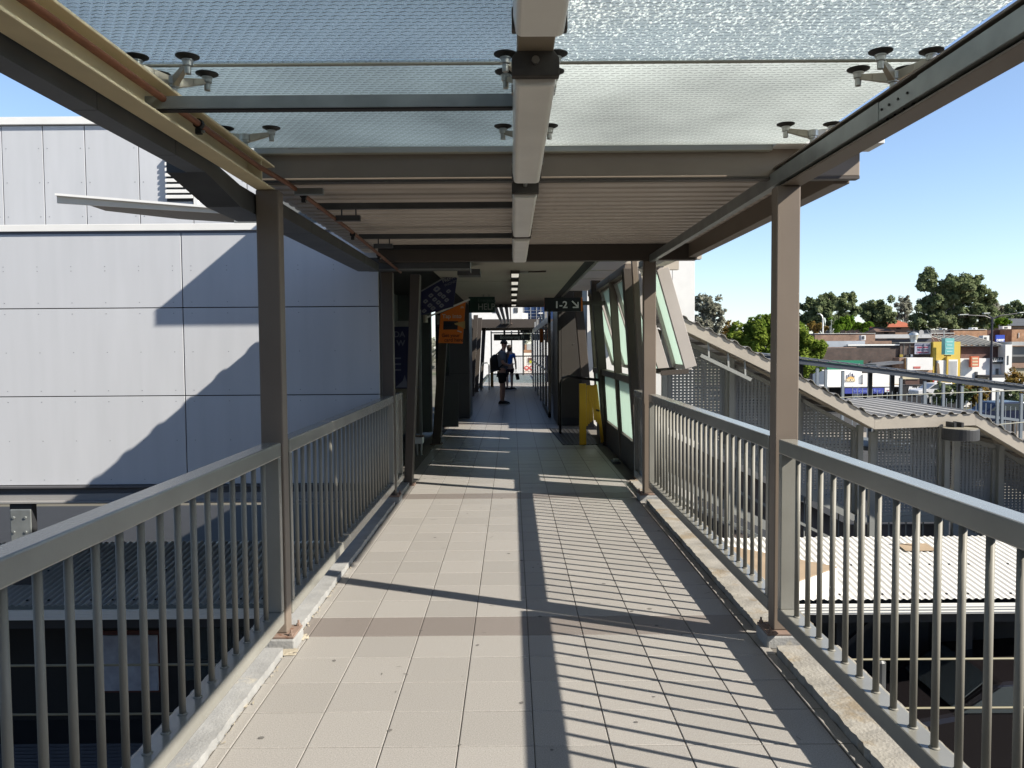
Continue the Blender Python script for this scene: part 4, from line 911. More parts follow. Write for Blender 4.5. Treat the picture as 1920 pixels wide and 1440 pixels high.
MB().hexa([(2.6, 10.95, -2.0), (3.80, 10.75, -2.0), (4.75, 11.45, -2.0), (3.4, 12.6, -2.0), (2.6, 10.95, -1.74), (3.80, 10.75, -1.74), (4.75, 11.45, -1.70), (3.4, 12.6, -1.66)]).build('body', white_m, t)
MB().hexa([(2.6, 10.95, -1.738), (3.80, 10.75, -1.738), (4.75, 11.45, -1.698), (3.4, 12.6, -1.658), (2.6, 10.95, -1.72), (3.80, 10.75, -1.72), (4.75, 11.45, -1.68), (3.4, 12.6, -1.64)]).build('lid', tan, t)
t = thing('roof_patch', 'Grey flashing patch with a stub pipe on the white platform roof', 'roof flashing', (6.6, 12.9, -1.75))
MB().hexa([(6.35, 12.65, -1.775), (6.85, 12.65, -1.775), (6.85, 12.95, -1.737), (6.35, 12.95, -1.737), (6.35, 12.65, -1.765), (6.85, 12.65, -1.765), (6.85, 12.95, -1.727), (6.35, 12.95, -1.727)]).build('patch', tan, t); MB().tube([(6.6, 12.85, -1.76), (6.6, 12.85, -1.52), (6.61, 12.85, -1.46)], .018, 6).build('pipe', white_m, t)
# platform building front
t = thing('platform_building', 'Dark platform building front under the white roof with orange door head', 'building', (0, 12.5, -4.4))
box('wall', M('platform_wall', (.020, .019, .019), .8, var=.1), t, -13, 16, 12.5, 13.3, -4.4, -2.31)
box('door_head', M('orange_trim', (.35, .07, .02), .5), t, -5.35, -3.95, 12.46, 12.499, -2.48, -2.42)
for xa, xb in ((-5.3, -4.65), (-4.6, -3.98)):
    w = box('window', dark_glass, t, xa, xb, 12.48, 12.499, -3.75, -2.50)
box('window_rail', galv_d, t, -5.3, -3.98, 12.455, 12.478, -3.44, -3.41)
for i in range(6): box('wall_panel', darkg, t, 3.0+i*1.9, 4.75+i*1.9, 12.47, 12.499, -4.35, -2.34)
for i, x in enumerate((2.9, 4.85, 6.75, 8.6)): MB().bar((x, 11.6, -4.3), (x, 11.6, -2.3), .12, .12, (0, 1, 0)).build('verandah_post', darkg, t)
for x in (2.9, 4.85): MB().bar((x, 11.6, -3.0), (x+.7, 11.6, -2.35), .07, .07, (0, 1, 0)).bar((x, 11.6, -3.0), (x-.7, 11.6, -2.35), .07, .07, (0, 1, 0)).build('brace', darkg, t)
t = thing('platform_poster', 'Pale map poster on the dark platform wall', 'poster', (-6.0, 12.4, -3.2)); box('board', M('pale_poster', (.42, .44, .50), .6, var=.2, scale=6), t, -6.7, -5.72, 12.44, 12.47, -3.9, -3.0); box('frame', M('red_brown', (.10, .03, .02), .6), t, -6.74, -5.60, 12.471, 12.499, -3.94, -2.93)
t = thing('bench', 'Blue seat against the dark platform wall', 'seat', (-3.6, 12.1, -4.0)); box('seat', M('seat_blue', (.02, .09, .30), .5), t, -4.15, -3.05, 11.8, 12.2, -4.05, -3.98, .02); box('backrest', MATS['seat_blue'], t, -4.10, -3.05, 12.25, 12.3, -3.9, -3.66, .02)
for x in (-4.0, -3.2): box('leg', galv_d, t, x-.03, x+.03, 11.9, 12.1, -4.4, -4.05)
struct(box('platform', M('platform_paving', (.030, .031, .034), .8, var=.1), None, -40, 40, 9.6, 30, -5.6, -4.4))
t = thing('track_roof', 'Dark ribbed sheet cover beside the platform below the railing', 'sheet cover', (-4, 10.3, -4.2))
stuff(ribbed(-9, -2.0, 9.75, 11.3, -4.2, .10, .03, 'x', n=6).build('roof_sheet', M('dark_sheet', (.10, .105, .12), .5), t))
t = thing('help_point', 'Slim grey help point post with small screen below the white roof', 'help point', (5.2, 11.0, -4.4))
MB().tube([(5.18, 11.0, -4.4), (5.18, 11.0, -2.92), (5.18, 11.0, -2.86)], [.085, .085, .03], 12).build('post', galv_d, t); MB().lathe([(.0, -.14), (.10, -.12), (.12, 0), (.10, .12), (0, .14)], (5.25, 10.85, -4.05), 14).build('reader', galv, t); box('screen', signblack, t, 5.20, 5.30, 10.722, 10.73, -4.08, -3.98)
# overhead wires
for y, z, lab in ((9.0, -2.08, 'Upper overhead rail wire crossing below the walkway'), (9.0, -2.66, 'Lower overhead rail wire crossing below the walkway')):
    t = thing('overhead_wire', lab, 'rail wire', (0, y, z), 'overhead rail wires')
    MB().tube([(-30, y, z+.0), (0, y, z), (30, y, z)], .014, 6).build('cable', M('wire_bronze', (.30, .27, .17), .5), t)
# dark car below
car = thing('parked_car', 'Dark grey car parked below the right railing with sun on its bonnet', 'car', (6.6, 11.2, -4.4))
cp = M('car_paint', (.022, .019, .021), .18, .3, var=.02, spec=.6)
prof = [(5.0, -4.20), (5.0, -3.75), (5.35, -3.50), (5.9, -3.40), (6.5, -2.98), (7.6, -2.92), (8.4, -3.0), (9.0, -3.38), (9.5, -3.48), (9.55, -4.2)]
MB().prism(prof, 'y', 10.35, 11.95).build('body', cp, car, bevel=.08)
MB().prism([(5.98, -3.36), (6.50, -3.02), (6.9, -2.98), (6.9, -3.36)], 'y', 10.335, 10.349).prism([(7.0, -3.36), (7.0, -2.98), (8.2, -3.02), (8.75, -3.36)], 'y', 10.335, 10.349).build('window', dark_glass, car)
MB().hexa([(5.95, 10.5, -3.355), (6.48, 10.55, -2.965), (6.48, 11.75, -2.965), (5.95, 11.8, -3.355), (5.94, 10.5, -3.345), (6.47, 10.55, -2.955), (6.47, 11.75, -2.955), (5.94, 11.8, -3.345)]).build('windscreen', dark_glass, car)
MB().box(5.02, 5.7, 10.40, 10.75, -3.62, -3.56).build('headlight', alum, car)
for x in (5.8, 8.7):
    for y in (10.36, 11.76):
        w = MB().tube([(x, y, -4.09), (x, y+.18, -4.09)], .31, 18).build('wheel', black, car); MB().tube([(x, y-.01, -4.09), (x, y+.0, -4.09)], .2, 12).build('rim', alum, w)
# ground
struct(box('ground', earth, None, -900, 900, -60, 1800, -6.4, -6.0))

# ================================================================== COVERED STAIRS (right)
stair_m = M('stair_fascia', (.50, .455, .39), .5, var=.08, scale=2, col2=(.40, .33, .24), c2scale=4, c2w=.66); frame_m = M('stair_frame', (.34, .35, .335), .45, var=.05)
SX = [2.673, 4.593, 6.442, 8.243, 12.6]; SZ = [2.236, 1.290, .271, .330, -2.25]
def sz(x):
    if x <= SX[0]: return SZ[0] + (SX[0]-x)*.49
    for i in range(4):
        if x <= SX[i+1]: return SZ[i] + (SZ[i+1]-SZ[i])*(x-SX[i])/(SX[i+1]-SX[i])
    return SZ[-1]
st = thing('covered_stair', 'Covered platform stair with sheet roof and perforated screens going down', 'covered stair', (6, 15, -4))
for xa, xb in zip(SX, SX[1:]):
    za, zb_ = sz(xa), sz(xb)
    MB().hexa([(xa, 14.0, za-.21), (xb, 14.0, zb_-.21), (xb, 14.08, zb_-.21), (xa, 14.08, za-.21), (xa, 14.0, za), (xb, 14.0, zb_), (xb, 14.08, zb_), (xa, 14.08, za)]).build('roof_beam', stair_m, st, bevel=.004)
    MB().hexa([(xa, 17.6, za-.21), (xb, 17.6, zb_-.21), (xb, 17.68, zb_-.21), (xa, 17.68, za-.21), (xa, 17.6, za), (xb, 17.6, zb_), (xb, 17.68, zb_), (xa, 17.68, za)]).build('roof_beam', stair_m, st)
roof_m = M('stair_roof_sheet', (.60, .575, .53), .45, var=.08, scale=2)
rs = MB(); x = 2.673; prof = []
while x < 12.5:
    p_ = .225
    for dx, h in ((0, 0), (.10, 0), (.135, .042), (.19, .042)): prof.append((x+dx, h))
    x += p_
for yy in (13.975, 17.75):
    for x, h in prof: rs.v.append((x, yy, sz(x) + .012 + h))
n_ = len(prof)
for i in range(n_-1): rs.f.append((i, i+1, n_+i+1, n_+i))
o = stuff(rs.build('roof_sheet', roof_m, st)); sd_ = o.modifiers.new('thick', 'SOLIDIFY'); sd_.thickness = .004
# underside battens
x = 2.9
while x < 12.2:
    if not 6.3 < x < 8.3: MB().bar((x, 14.09, sz(x)-.06), (x, 17.59, sz(x)-.06), .05, .07).build('batten', M('batten_brown', (.24, .20, .15), .7), st)
    x += .45
lc = MB()
for xa, xb in ((2.673, 6.44), (8.243, 12.5)):
    lc.hexa([(xa, 14.081, sz(xa)-.20), (xb, 14.081, sz(xb)-.20), (xb, 14.25, sz(xb)-.22), (xa, 14.25, sz(xa)-.22), (xa, 14.081, sz(xa)-.185), (xb, 14.081, sz(xb)-.185), (xb, 14.25, sz(xb)-.20), (xa, 14.25, sz(xa)-.20)])
lc.build('soffit_strip', M('batten_brown2', (.30, .26, .20), .7), st)
# posts and screens
YB = 14.95; KB = YB / 14.0
def szb(x): return H + (sz(x / KB) - H) * KB
posts = [2.69, 3.875, 5.05, 6.16, 6.38, 7.70, 7.87, 8.66, 9.75, 10.9, 12.0]
for x in posts: box('post', frame_m, st, x*KB-.05, x*KB+.05, YB-.10, YB, szb(x*KB)-4.6, szb(x*KB)-.30, .004)
screen_m = M('screen_mesh', (.31, .33, .345), .5, .1, var=.04)
def screen(xa, xb, flat=None, y=15.0):
    xa, xb = xa*KB, xb*KB
    ta, tb = szb(xa)-.42, szb(xb)-.42; ba, bb = szb(xa)-2.05, szb(xb)-2.05
    if flat: ta = tb = szb(7.5)-.18; ba = bb = szb(7.5)-1.86
    f = MB()
    for (p, q) in (((xa, ta), (xb, tb)), ((xa, ba), (xb, bb))): f.bar((p[0], y-.03, p[1]), (q[0], y-.03, q[1]), .06, .07)
    for (x_, b__, t__) in ((xa+.03, ba, ta), (xb-.03, bb, tb)): f.bar((x_, y-.03, b__), (x_, y-.03, t__), .06, .06, (0, 1, 0))
    s_ = f.build('screen_frame', frame_m, st, bevel=.003)
    mb = MB()
    def tz(x): return ta + (tb-ta)*(x-xa)/(xb-xa)
    def bz(x): return ba + (bb-ba)*(x-xa)/(xb-xa)
    x = xa + .06
    while x < xb - .05:                                # vertical strips, with short gaps punched in rows
        mb.box(x, x+.044, y, y+.003, bz(x+.015), tz(x+.015)); x += .072
    zlo, zhi = min(ba, bb), max(ta, tb); z = zlo
    while z < zhi:
        x0_, x1_ = xa+.05, xb-.05
        sl_t, sl_b = (tb-ta)/(xb-xa), (bb-ba)/(xb-xa)
        if abs(sl_t) > 1e-6:
            xt = xa + (z - ta)/sl_t                     # where the top edge is at z
            xb2 = xa + (z - ba)/sl_b
            x1_ = min(x1_, xt) if sl_t < 0 else x1_; x0_ = max(x0_, xb2) if sl_b < 0 else x0_
        if x1_ > x0_ + .05: mb.hexa([(x0_, y+.004, z), (x1_, y+.004, z), (x1_, y+.009, z+.006), (x0_, y+.009, z+.006), (x0_, y+.004, z+.032), (x1_, y+.004, z+.032), (x1_, y+.009, z+.038), (x0_, y+.009, z+.038)])
        z += .056
    stuff(mb.build('screen_mesh', screen_m, st, recalc=False))
for xa, xb in ((2.76, 3.84), (3.92, 5.02), (5.10, 6.11)): screen(xa, xb)
screen(6.44, 7.65, flat=True)
for xa, xb in ((7.92, 8.61), (8.71, 9.70), (9.80, 10.85), (10.95, 11.95)): screen(xa, xb)
for xa, xb in ((4.3, 5.6), (8.3, 10.2)): screen(xa, xb, y=17.5)
# stringers, handrails and risers below the screens
for xa, xb in ((1.9, 6.5), (6.5, 8.4), (8.4, 13)):
    fl = (xa == 6.5); za = (szb(7.5)-1.95 if fl else szb(xa)-2.12); zb_ = (szb(7.5)-1.95 if fl else szb(xb)-2.12)
    for d, h, m_, nm, yy in ((0, .12, frame_m, 'lower_rail', YB-.05), (.62, .05, frame_m, 'handrail', YB+.12), (1.0, .16, frame_m, 'stringer', YB), (1.28, .06, MATS['galvanised_steel'], 'stringer_lip', YB-.08)):
        MB().bar((xa, yy, za-d), (xb, yy, zb_-d), .06, h).build(nm, m_, st)
    mauve = M('mauve_panel', (.21, .18, .175), .6, var=.06)
    MB().hexa([(xa, YB+.35, za-.98), (xb, YB+.35, zb_-.98), (xb, YB+.4, zb_-.98), (xa, YB+.4, za-.98), (xa, YB+.35, za-.2), (xb, YB+.35, zb_-.2), (xb, YB+.4, zb_-.2), (xa, YB+.4, za-.2)]).build('side_panel', mauve, st)
    MB().hexa([(xa, YB+.25, za-2.2), (xb, YB+.25, zb_-2.2), (xb, YB+.3, zb_-2.2), (xa, YB+.3, za-2.2), (xa, YB+.25, za-1.4), (xb, YB+.25, zb_-1.4), (xb, YB+.3, zb_-1.4), (xa, YB+.3, za-1.4)]).build('underside_panel', mauve, st)
    x = xa + .08
    while x < xb:
        q = (x-xa)/(xb-xa); z = za + (zb_-za)*q
        MB().box(x-.01, x+.01, YB+.12, YB+.14, z-.95, z-.05).build('bar', frame_m, st); x += .33
t = thing('drum_lamp', 'Black round drum lamp hanging under the stair landing roof', 'lamp', (7.75, 13.6, .05))
MB().lathe([(.285, -.13), (.29, -.12), (.29, .055), (.285, .065)], (7.745, 13.6, .045), 32).build('shade', darkg, t); MB().lathe([(.27, .066), (.27, .072)], (7.745, 13.6, .045), 32).build('lid', M('drum_lid', (.32, .29, .22), .6), t)
MB().box(7.69, 7.73, 13.7, 13.97, .115, .20).box(7.82, 7.86, 13.7, 13.97, .115, .20).build('bracket', darkg, t)
t = thing('landing_light', 'Long strip light under the upper stair roof', 'light fitting', (3.6, 14.1, 1.4)); MB().bar((3.35, 14.05, sz(3.35)-.50), (4.25, 14.05, sz(4.25)-.50), .07, .06).build('body', frame_m, t)
for q in (3.5, 3.85, 4.15): MB().bar((q, 14.05, sz(q)-.47), (q, 14.09, sz(q)-.20), .03, .03).build('hanger', frame_m, t)

# white tower block right of the far column
t = thing('white_tower', 'Blank white panelled tower block beside the far sunlit column', 'building', (4, 20, 0))
box('core', M('tower_joint', (.25, .25, .25), .7), t, 1.9, 4.60, 20.03, 24, -4.4, 3.72)
for xa, xb in ((1.9, 3.0), (3.0, 4.055), (4.055, 4.62)): box('panel', white_m, t, xa+.006, xb-.006, 20.0, 20.03, -4.4, 3.74)
box('side_panel', white_m, t, 4.601, 4.625, 20.03, 24, -4.4, 3.74)
box('ledge', white_m, t, 2.6, 3.75, 19.2, 19.99, 2.38, 2.48)
# ================================================================== RAMP CANOPY (blue grey), Y = 35
rm = M('slate_blue_steel', (.075, .088, .11), .45, var=.05)
rc = thing('ramp_canopy', 'Long slate blue ramp canopy with barred sides beyond the stair', 'covered ramp', (18, 35, -4))
ra = [spot(u, v, 35) for u, v in ((1380, 662), (1500, 673), (1700, 697), (1920, 725), (2040, 741))]
for a, b in zip(ra, ra[1:]):
    MB().bar(a - Vector((0, 0, .12)), b - Vector((0, 0, .12)), .1, .22).build('roof_beam', rm, rc)
    MB().hexa([a+Vector((0, -.1, 0)), b+Vector((0, -.1, 0)), b+Vector((0, 3.2, .10)), a+Vector((0, 3.2, .10)), a+Vector((0, -.1, .05)), b+Vector((0, -.1, .05)), b+Vector((0, 3.2, .15)), a+Vector((0, 3.2, .15))]).build('roof_sheet', M('slate_roof', (.15, .16, .18), .5), rc)
    n_ = int((b-a).length/.42); rib = MB()
    for i in range(n_):
        p = a.lerp(b, i/n_) + Vector((0, -.11, .05)); rib.bar(p, p + Vector((0, 3.3, .10)), .13, .07)
    stuff(rib.build('roof_rib', MATS['slate_roof'], rc))
def ramp_z(x):
    for a, b in zip(ra, ra[1:]):
        if x <= b.x: return a.z + (b.z-a.z)*(x-a.x)/(b.x-a.x)
    return ra[-1].z
for u in (1462, 1533, 1549, 1581, 1690, 1735, 1770, 1805, 1840, 1872, 1881, 1917, 1990):
    x = spot(u, 720, 35).x; z = ramp_z(x)
    if u in (1533, 1549, 1690, 1735, 1872): MB().box(x-.09, x+.09, 38.0, 38.15, z-3.4, z+.02).build('post', rm, rc)
    MB().box(x-.055, x+.055, 35.0, 35.11, z-3.4, z-.3).build('post', M('ramp_post', (.26, .30, .34), .45), rc)
pst = MATS['ramp_post']
xa, xb = spot(1600, 700, 35).x, ra[-1].x
MB().bar((xa, 35.05, ramp_z(xa)-1.5), (xb, 35.05, ramp_z(xb)-1.5), .06, .12).build('mid_rail', pst, rc); MB().bar((xa, 35.05, ramp_z(xa)-3.2), (xb, 35.05, ramp_z(xb)-3.2), .06, .12).build('bottom_rail', pst, rc)
x = xa
while x < xb:
    MB().box(x-.014, x+.012, 35.04, 35.06, ramp_z(x)-3.2, ramp_z(x)-.95).build('bar', pst, rc); x += .22
MB().bar((xa-4, 38.2, ramp_z(xa)-3.4), (xb, 38.2, ramp_z(xb)-3.4), 3.2, .2).build('deck', darkg, rc)
t = thing('overhead_wire', 'Thin pale overhead wire strung across in front of the ramp canopy', 'rail wire', (14, 30, -1.2), 'overhead rail wires'); p, q = spot(1560, 746, 30), spot(1960, 730, 30); MB().tube([p, q], .02, 5).build('cable', M('pale_wire', (.45, .45, .36), .5), t)
t = thing('overhead_wire', 'Thin pale overhead wire low behind the stair roof edge', 'rail wire', (18, 30, -2.2), 'overhead rail wires'); p, q = spot(1830, 800, 30), spot(1960, 788, 30); MB().tube([p, q], .02, 5).build('cable', MATS['pale_wire'], t)

# ================================================================== FAR STREET
YS = 95.0
def fb(name, mat, parent, u0, v0, u1, v1, Y, depth=.3, drop=None, bevel=0):
    """an upright block whose front, at distance Y, spans those two directions"""
    a, b = spot(u0, v1, Y), spot(u1, v0, Y)
    return box(name, mat, parent, a.x, b.x, Y, Y+depth, a.z if drop is None else drop, b.z, bevel)
brown_brick = brick_mat('brown_brick', (.085, .060, .052), (.12, .075, .06), (.12, .11, .10))
orange_brick = brick_mat('orange_brick', (.42, .19, .09), (.50, .25, .12), (.45, .38, .30))
dull_brick = brick_mat('dull_brick', (.30, .17, .12), (.36, .21, .14), (.35, .30, .25))
maroon_brick = brick_mat('maroon_brick', (.13, .055, .045), (.17, .07, .05), (.16, .13, .12))
wallw = M('white_shop_wall', (.80, .79, .77), .7, var=.05, scale=.6); roofg = M('grey_sheet_roof', (.46, .47, .47), .5, var=.08, scale=.5)
yel = M('yellow_render', (.80, .57, .10), .7, var=.05, scale=.8)
GZ = -6.0
t = thing('brick_shop', 'Long dark brown brick shop wall with pale parapet behind the green sign', 'building', spot(1620, 700, YS))
fb('wall', brown_brick, t, 1535, 652, 1687, 700, YS, 14, GZ); fb('parapet', M('pale_parapet', (.42, .46, .52), .6), t, 1534, 639, 1622, 651, YS+.5, .4); fb('coping', white_m, t, 1590, 645, 1688, 648.5, YS-.1, .5); fb('low_wall', dull_brick, t, 1617, 639, 1672, 645, YS+1, .4)
fb('window_pipe', galv_d, t, 1633, 676, 1634.5, 690, YS-.15, .1)
MB().bar(spot(1632, 684, YS-3), spot(1682, 679, YS-3), 3, .25).build('awning', M('awning_grey', (.16, .17, .19), .6), t)
t = thing('brick_shop', 'Dull orange brick parapet building behind the pale parapet', 'building', spot(1580, 630, 112))
fb('wall', dull_brick, t, 1528, 626, 1641, 640, 112, 10, GZ); fb('coping', white_m, t, 1527, 624.5, 1642, 626, 111.9, 10.3)
t = thing('air_conditioner', 'White air conditioner box in front of the dull brick parapet', 'air conditioner', spot(1620, 633, 110), 'rooftop air conditioners'); fb('casing', white_m, t, 1615, 628.5, 1623.5, 638, 110, .8); fb('grille', galv_d, t, 1617, 630, 1621, 636, 109.95, .04)
t = thing('sheet_shed', 'Low shed with pale sheet roof beyond the silver vent', 'building', spot(1690, 630, 116))
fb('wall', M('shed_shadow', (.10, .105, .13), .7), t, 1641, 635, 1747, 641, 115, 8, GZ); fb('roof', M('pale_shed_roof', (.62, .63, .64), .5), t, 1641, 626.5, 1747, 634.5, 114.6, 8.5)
t = thing('roof_vent', 'Silver mushroom roof vent above the kebab sign', 'roof vent', spot(1713, 640, YS+1))
p = spot(1713, 642, YS+1); w_ = .064*1.0
MB().lathe([(.36, 0), (.36, .35), (.42, .36), (.47, .7), (.55, .9), (.50, 1.1), (.25, 1.25), (.05, 1.3)], p, 18).build('body', M('bright_zinc', (.62, .65, .66), .3, .6), t, smooth=False); MB().tube([p+Vector((0, 0, 1.28)), p+Vector((0, 0, 1.65))], .05, 6).build('stalk', galv_d, t)
t = thing('satellite_dish', 'Grey satellite dish on the shed roof beside the silver vent', 'satellite dish', spot(1727, 626, 113)); p = spot(1727, 623.5, 113); MB().lathe([(.0, 0), (.22, .03), (.36, .12)], (0, 0, 0), 16).build('dish', M('dish_grey', (.35, .35, .36), .5), t).matrix_local = Matrix.Translation(p - t.location) @ Matrix.Rotation(R(80), 4, 'X'); MB().tube([p, p-Vector((0, 0, .7))], .03, 6).build('mast', galv_d, t)
t = thing('kebab_shop', 'Kebab shop front of dark panels above a white box awning', 'building', spot(1715, 670, YS))
fb('wall', brown_brick, t, 1687, 643, 1749, 700, YS-.2, 12, GZ); fb('roof', roofg, t, 1686, 641.5, 1750, 643.2, YS-.4, 12)
for u in (1695, 1706): fb('panel_joint', galv, t, u-.4, 643, u+.4, 664, YS-.26, .05)
fb('white_awning', wallw, t, 1701, 670.5, 1749, 694, YS-2.5, 2.0); fb('red_strip', M('pink_strip', (.62, .18, .15), .6), t, 1713, 687, 1726, 691, YS-2.53, .02); fb('brown_return', dull_brick, t, 1686, 671, 1698, 696, YS-2.0, 1.7); fb('orange_edge', M('orange_edge', (.75, .42, .16), .6), t, 1697, 671, 1699.5, 694, YS-2.2, .1); fb('under_wall', M('salmon_wall', (.55, .35, .22), .7), t, 1710, 694, 1748, 699, YS-1.9, .4)
fb('panel_patch', M('mustard_patch', (.35, .27, .03), .6), t, 1687, 664.5, 1693, 669.5, YS-.3, .08); fb('meter_box', white_p, t, 1707.5, 664.5, 1711.5, 669.5, YS-.3, .08); fb('dark_panel', dark, t, 1698, 665, 1707, 669.5, YS-.3, .08)
t = thing('kebab_sign', 'Grey shop sign listing shish kebab, fish and chips and cappuccino', 'sign', spot(1730, 655, YS-.5), 'shop signs in the street')
fb('board', M('lavender_board', (.42, .44, .54), .6, var=.02), t, 1715, 643.8, 1745.5, 664, YS-.55, .1)
nb_, rd_ = M('navy_letter', (.02, .03, .12), .5), M('crimson_letter', (.35, .02, .08), .5)
for s_, v, m_, sz_ in (('FAMOUS PIDE & PIZZA', 648, nb_, .20), ('SHISH KEBAB', 652.8, rd_, .27), ('FISH & CHIPS', 657.4, nb_, .27), ('CAPPUCCINO', 662.2, rd_, .27)):
    p = spot(1730.2, v, YS-.57); text(s_, sz_, p, m_, t, align='CENTER', bold=.012, sx=.85)
t = thing('yellow_shop', 'Bright yellow rendered shopfront with white curtained panels', 'building', spot(1775, 680, YS))
fb('wall', yel, t, 1749, 640.5, 1801, 704, YS-.8, 12, GZ); fb('panel', wallw, t, 1756, 675.5, 1775, 712, YS-.9, .08); fb('panel', wallw, t, 1778, 674, 1796, 712, YS-.9, .08)
fb('door_recess', M('recess_brown', (.12, .07, .03), .7), t, 1753.5, 676, 1757, 704, YS-.86, .05); fb('pilaster', yel, t, 1775, 668, 1777.5, 706, YS-1.05, .2)
for k in range(7): fb('pleat', M('pleat_grey', (.5, .5, .52), .7), t, 1780+k*2.2, 677, 1780.5+k*2.2, 708, YS-.93, .03)
mb = MB(); a, b = spot(1757, 680, YS-.95), spot(1763, 706, YS-.95); mb.quad((a.x, a.y, a.z), (a.x+.25, a.y, a.z-.1), (b.x, b.y, b.z), (b.x-.35, b.y, b.z)).build('drape', M('drape_brown', (.28, .20, .12), .8), t)
t = thing('teal_sign', 'Tall pale teal sign box on the yellow shopfront', 'sign', spot(1780, 650, YS-2), 'shop signs in the street')
fb('board', M('teal_board', (.22, .62, .60), .5, var=.02), t, 1772, 634, 1789.5, 665, YS-2.2, .8); fb('bracket', dark, t, 1775, 666, 1783, 668, YS-1.9, .6); tw = M('pale_teal_print', (.55, .85, .82), .5)
for k, w in enumerate((6, 5, 7, 5)): fb('print_line', tw, t, 1780.5-w, 640+k*6, 1780.5+w, 642+k*6, YS-2.22, .015)
fb('pole', alum, t, 1769.5, 620, 1771, 642, YS-1.5, .1)
for (u0, v0, u1, v1) in ((1738, 618, 1752, 640), (1744, 616, 1762, 640), (1750, 618, 1768, 639)): MB().tube([spot(u0, v0, YS+1), spot(u1, v1, YS+1)], .03, 4).build('stay_wire', galv, t)
t = thing('white_shop', 'White shop wall under a maroon brick upper storey', 'building', spot(1840, 690, YS))
fb('upper_wall', maroon_brick, t, 1801, 649, 1884, 672, YS, 12, GZ); fb('wall', wallw, t, 1800, 671.5, 1884, 716, YS-.6, .6, GZ); fb('gutter', darkg, t, 1800, 647.5, 1884, 650, YS-.5, .5)
a, b = spot(1801, 648, YS), spot(1884, 648, YS)
ribbed(a.x, b.x, YS-.3, YS+7, a.z, .7, .12, 'y', slope=.17).build('roof', M('rust_roof', (.50, .47, .40), .6, var=.15, scale=.4, col2=(.34, .25, .17), c2scale=.5, c2w=.55), t)
fb('pier', wallw, t, 1884, 646, 1898, 704, YS-1.4, 3, GZ); fb('pier_slot', galv_d, t, 1888.5, 667, 1891.5, 684, YS-1.43, .04)
for u in (1829, 1868): fb('wall_unit', galv_d, t, u, 691 + (6 if u < 1850 else 0), u+4.5, 709, YS-.75, .15)
fb('awning', M('shop_awning_dark', (.09, .09, .10), .7), t, 1858, 704, 1905, 708, YS-3.5, 3); fb('low_band', wallw, t, 1856, 708, 1930, 716, YS-3.6, .3, GZ)
t = thing('red_sign', 'Orange red square sign with pale bands on the white shop wall', 'sign', spot(1828, 677, YS-1), 'shop signs in the street')
fb('board', M('vermilion_board', (.72, .16, .07), .5), t, 1820.5, 668, 1836, 688, YS-1.2, .4)
for k in range(3): fb('print_line', M('butter_print', (.85, .68, .45), .5), t, 1823, 670.5+k*5.8, 1834, 674+k*5.8, YS-1.22, .015)
t = thing('script_sign', 'Black sign with white script on the white shop wall', 'sign', spot(1872, 677, YS-1), 'shop signs in the street')
fb('board', signblack, t, 1860.5, 670, 1884, 682, YS-1.0, .2)
for k in range(11):
    p = spot(1861.8+k*1.95, 678.5, YS-1.03); MB().bar(p, p+Vector((.06 if k % 2 else -.04, 0, .28+.16*((k*7) % 3)/2)), .02, .07, (0, 1, 0)).build('script_stroke', white_p, t)
MB().bar(spot(1861.5, 677.5, YS-1.04), spot(1883, 676, YS-1.04), .02, .10, (0, 0, 1)).build('script_stroke', white_p, t)
t = thing('chemist_sign', 'Blue square rooftop sign reading CHEMIST', 'sign', spot(1876, 637, YS+3), 'shop signs in the street')
fb('board', M('royal_blue', (.02, .07, .50), .5), t, 1867.5, 628, 1884, 647, YS+3, .25); p = spot(1875.8, 639.8, YS+2.97); text('CHEMIST', .37, p, white_p, t, align='CENTER', bold=.02, sx=.66)
t = thing('brick_flats', 'Orange brick two storey block with small square windows at the back', 'building', spot(1850, 630, 120))
fb('wall', orange_brick, t, 1788, 618.5, 1851, 640, 120, 14, GZ); fb('shaded_wall', maroon_brick, t, 1851, 619, 1897, 641, 124, 10, GZ); fb('wall', orange_brick, t, 1897, 617.5, 1960, 634, 121, 14, GZ); fb('coping', wallw, t, 1787, 617.2, 1850, 618.4, 119.9, 14)  # the darker brick of the middle part paints in its shade
for u in (1793, 1813, 1833): w = fb('window', dark, t, u, 632, u+9, 637.5, 119.9, .1); fb('sill', white_m, w, u-.5, 637.6, u+9.5, 638.4, 119.8, .25)
fb('pipe', white_m, t, 1910, 624, 1911.2, 633, 120.9, .1)
t = thing('tower_shop', 'Brick stair tower behind the teal sign', 'building', spot(1760, 630, 117)); fb('wall', maroon_brick, t, 1746, 625, 1789, 641, 117, 6, GZ); fb('coping', white_m, t, 1745, 624, 1790, 625.4, 116.9, 6.2); fb('wall_dark', M('dark_render', (.13, .12, .12), .7), t, 1745, 618, 1786, 624, 121, 6, GZ)
for u0, v0, u1, v1, Y, lab in ((1843, 629, 1855, 642, 112, 'Cream air conditioner box on the rust coloured roof'), (1767, 615.5, 1776, 619, 121, 'Air conditioner on the roof of the brick stair tower'), (1823, 614, 1833, 618.5, 121, 'Air conditioner on the orange brick roof'), (1880, 611.5, 1896, 617, 123, 'Wide silver air conditioner on the maroon brick roof')):
    t = thing('air_conditioner', lab, 'air conditioner', spot(u0, v1, Y), 'rooftop air conditioners'); fb('casing', white_m, t, u0, v0, u1, v1, Y, 1.0); fb('grille', galv_d, t, u0+(u1-u0)*.2, v0+(v1-v0)*.25, u0+(u1-u0)*.6, v1-(v1-v0)*.2, Y-.03, .03)
t = thing('dark_shop', 'Dark shopfront with grey awning at the edge of view', 'building', spot(1915, 670, YS))
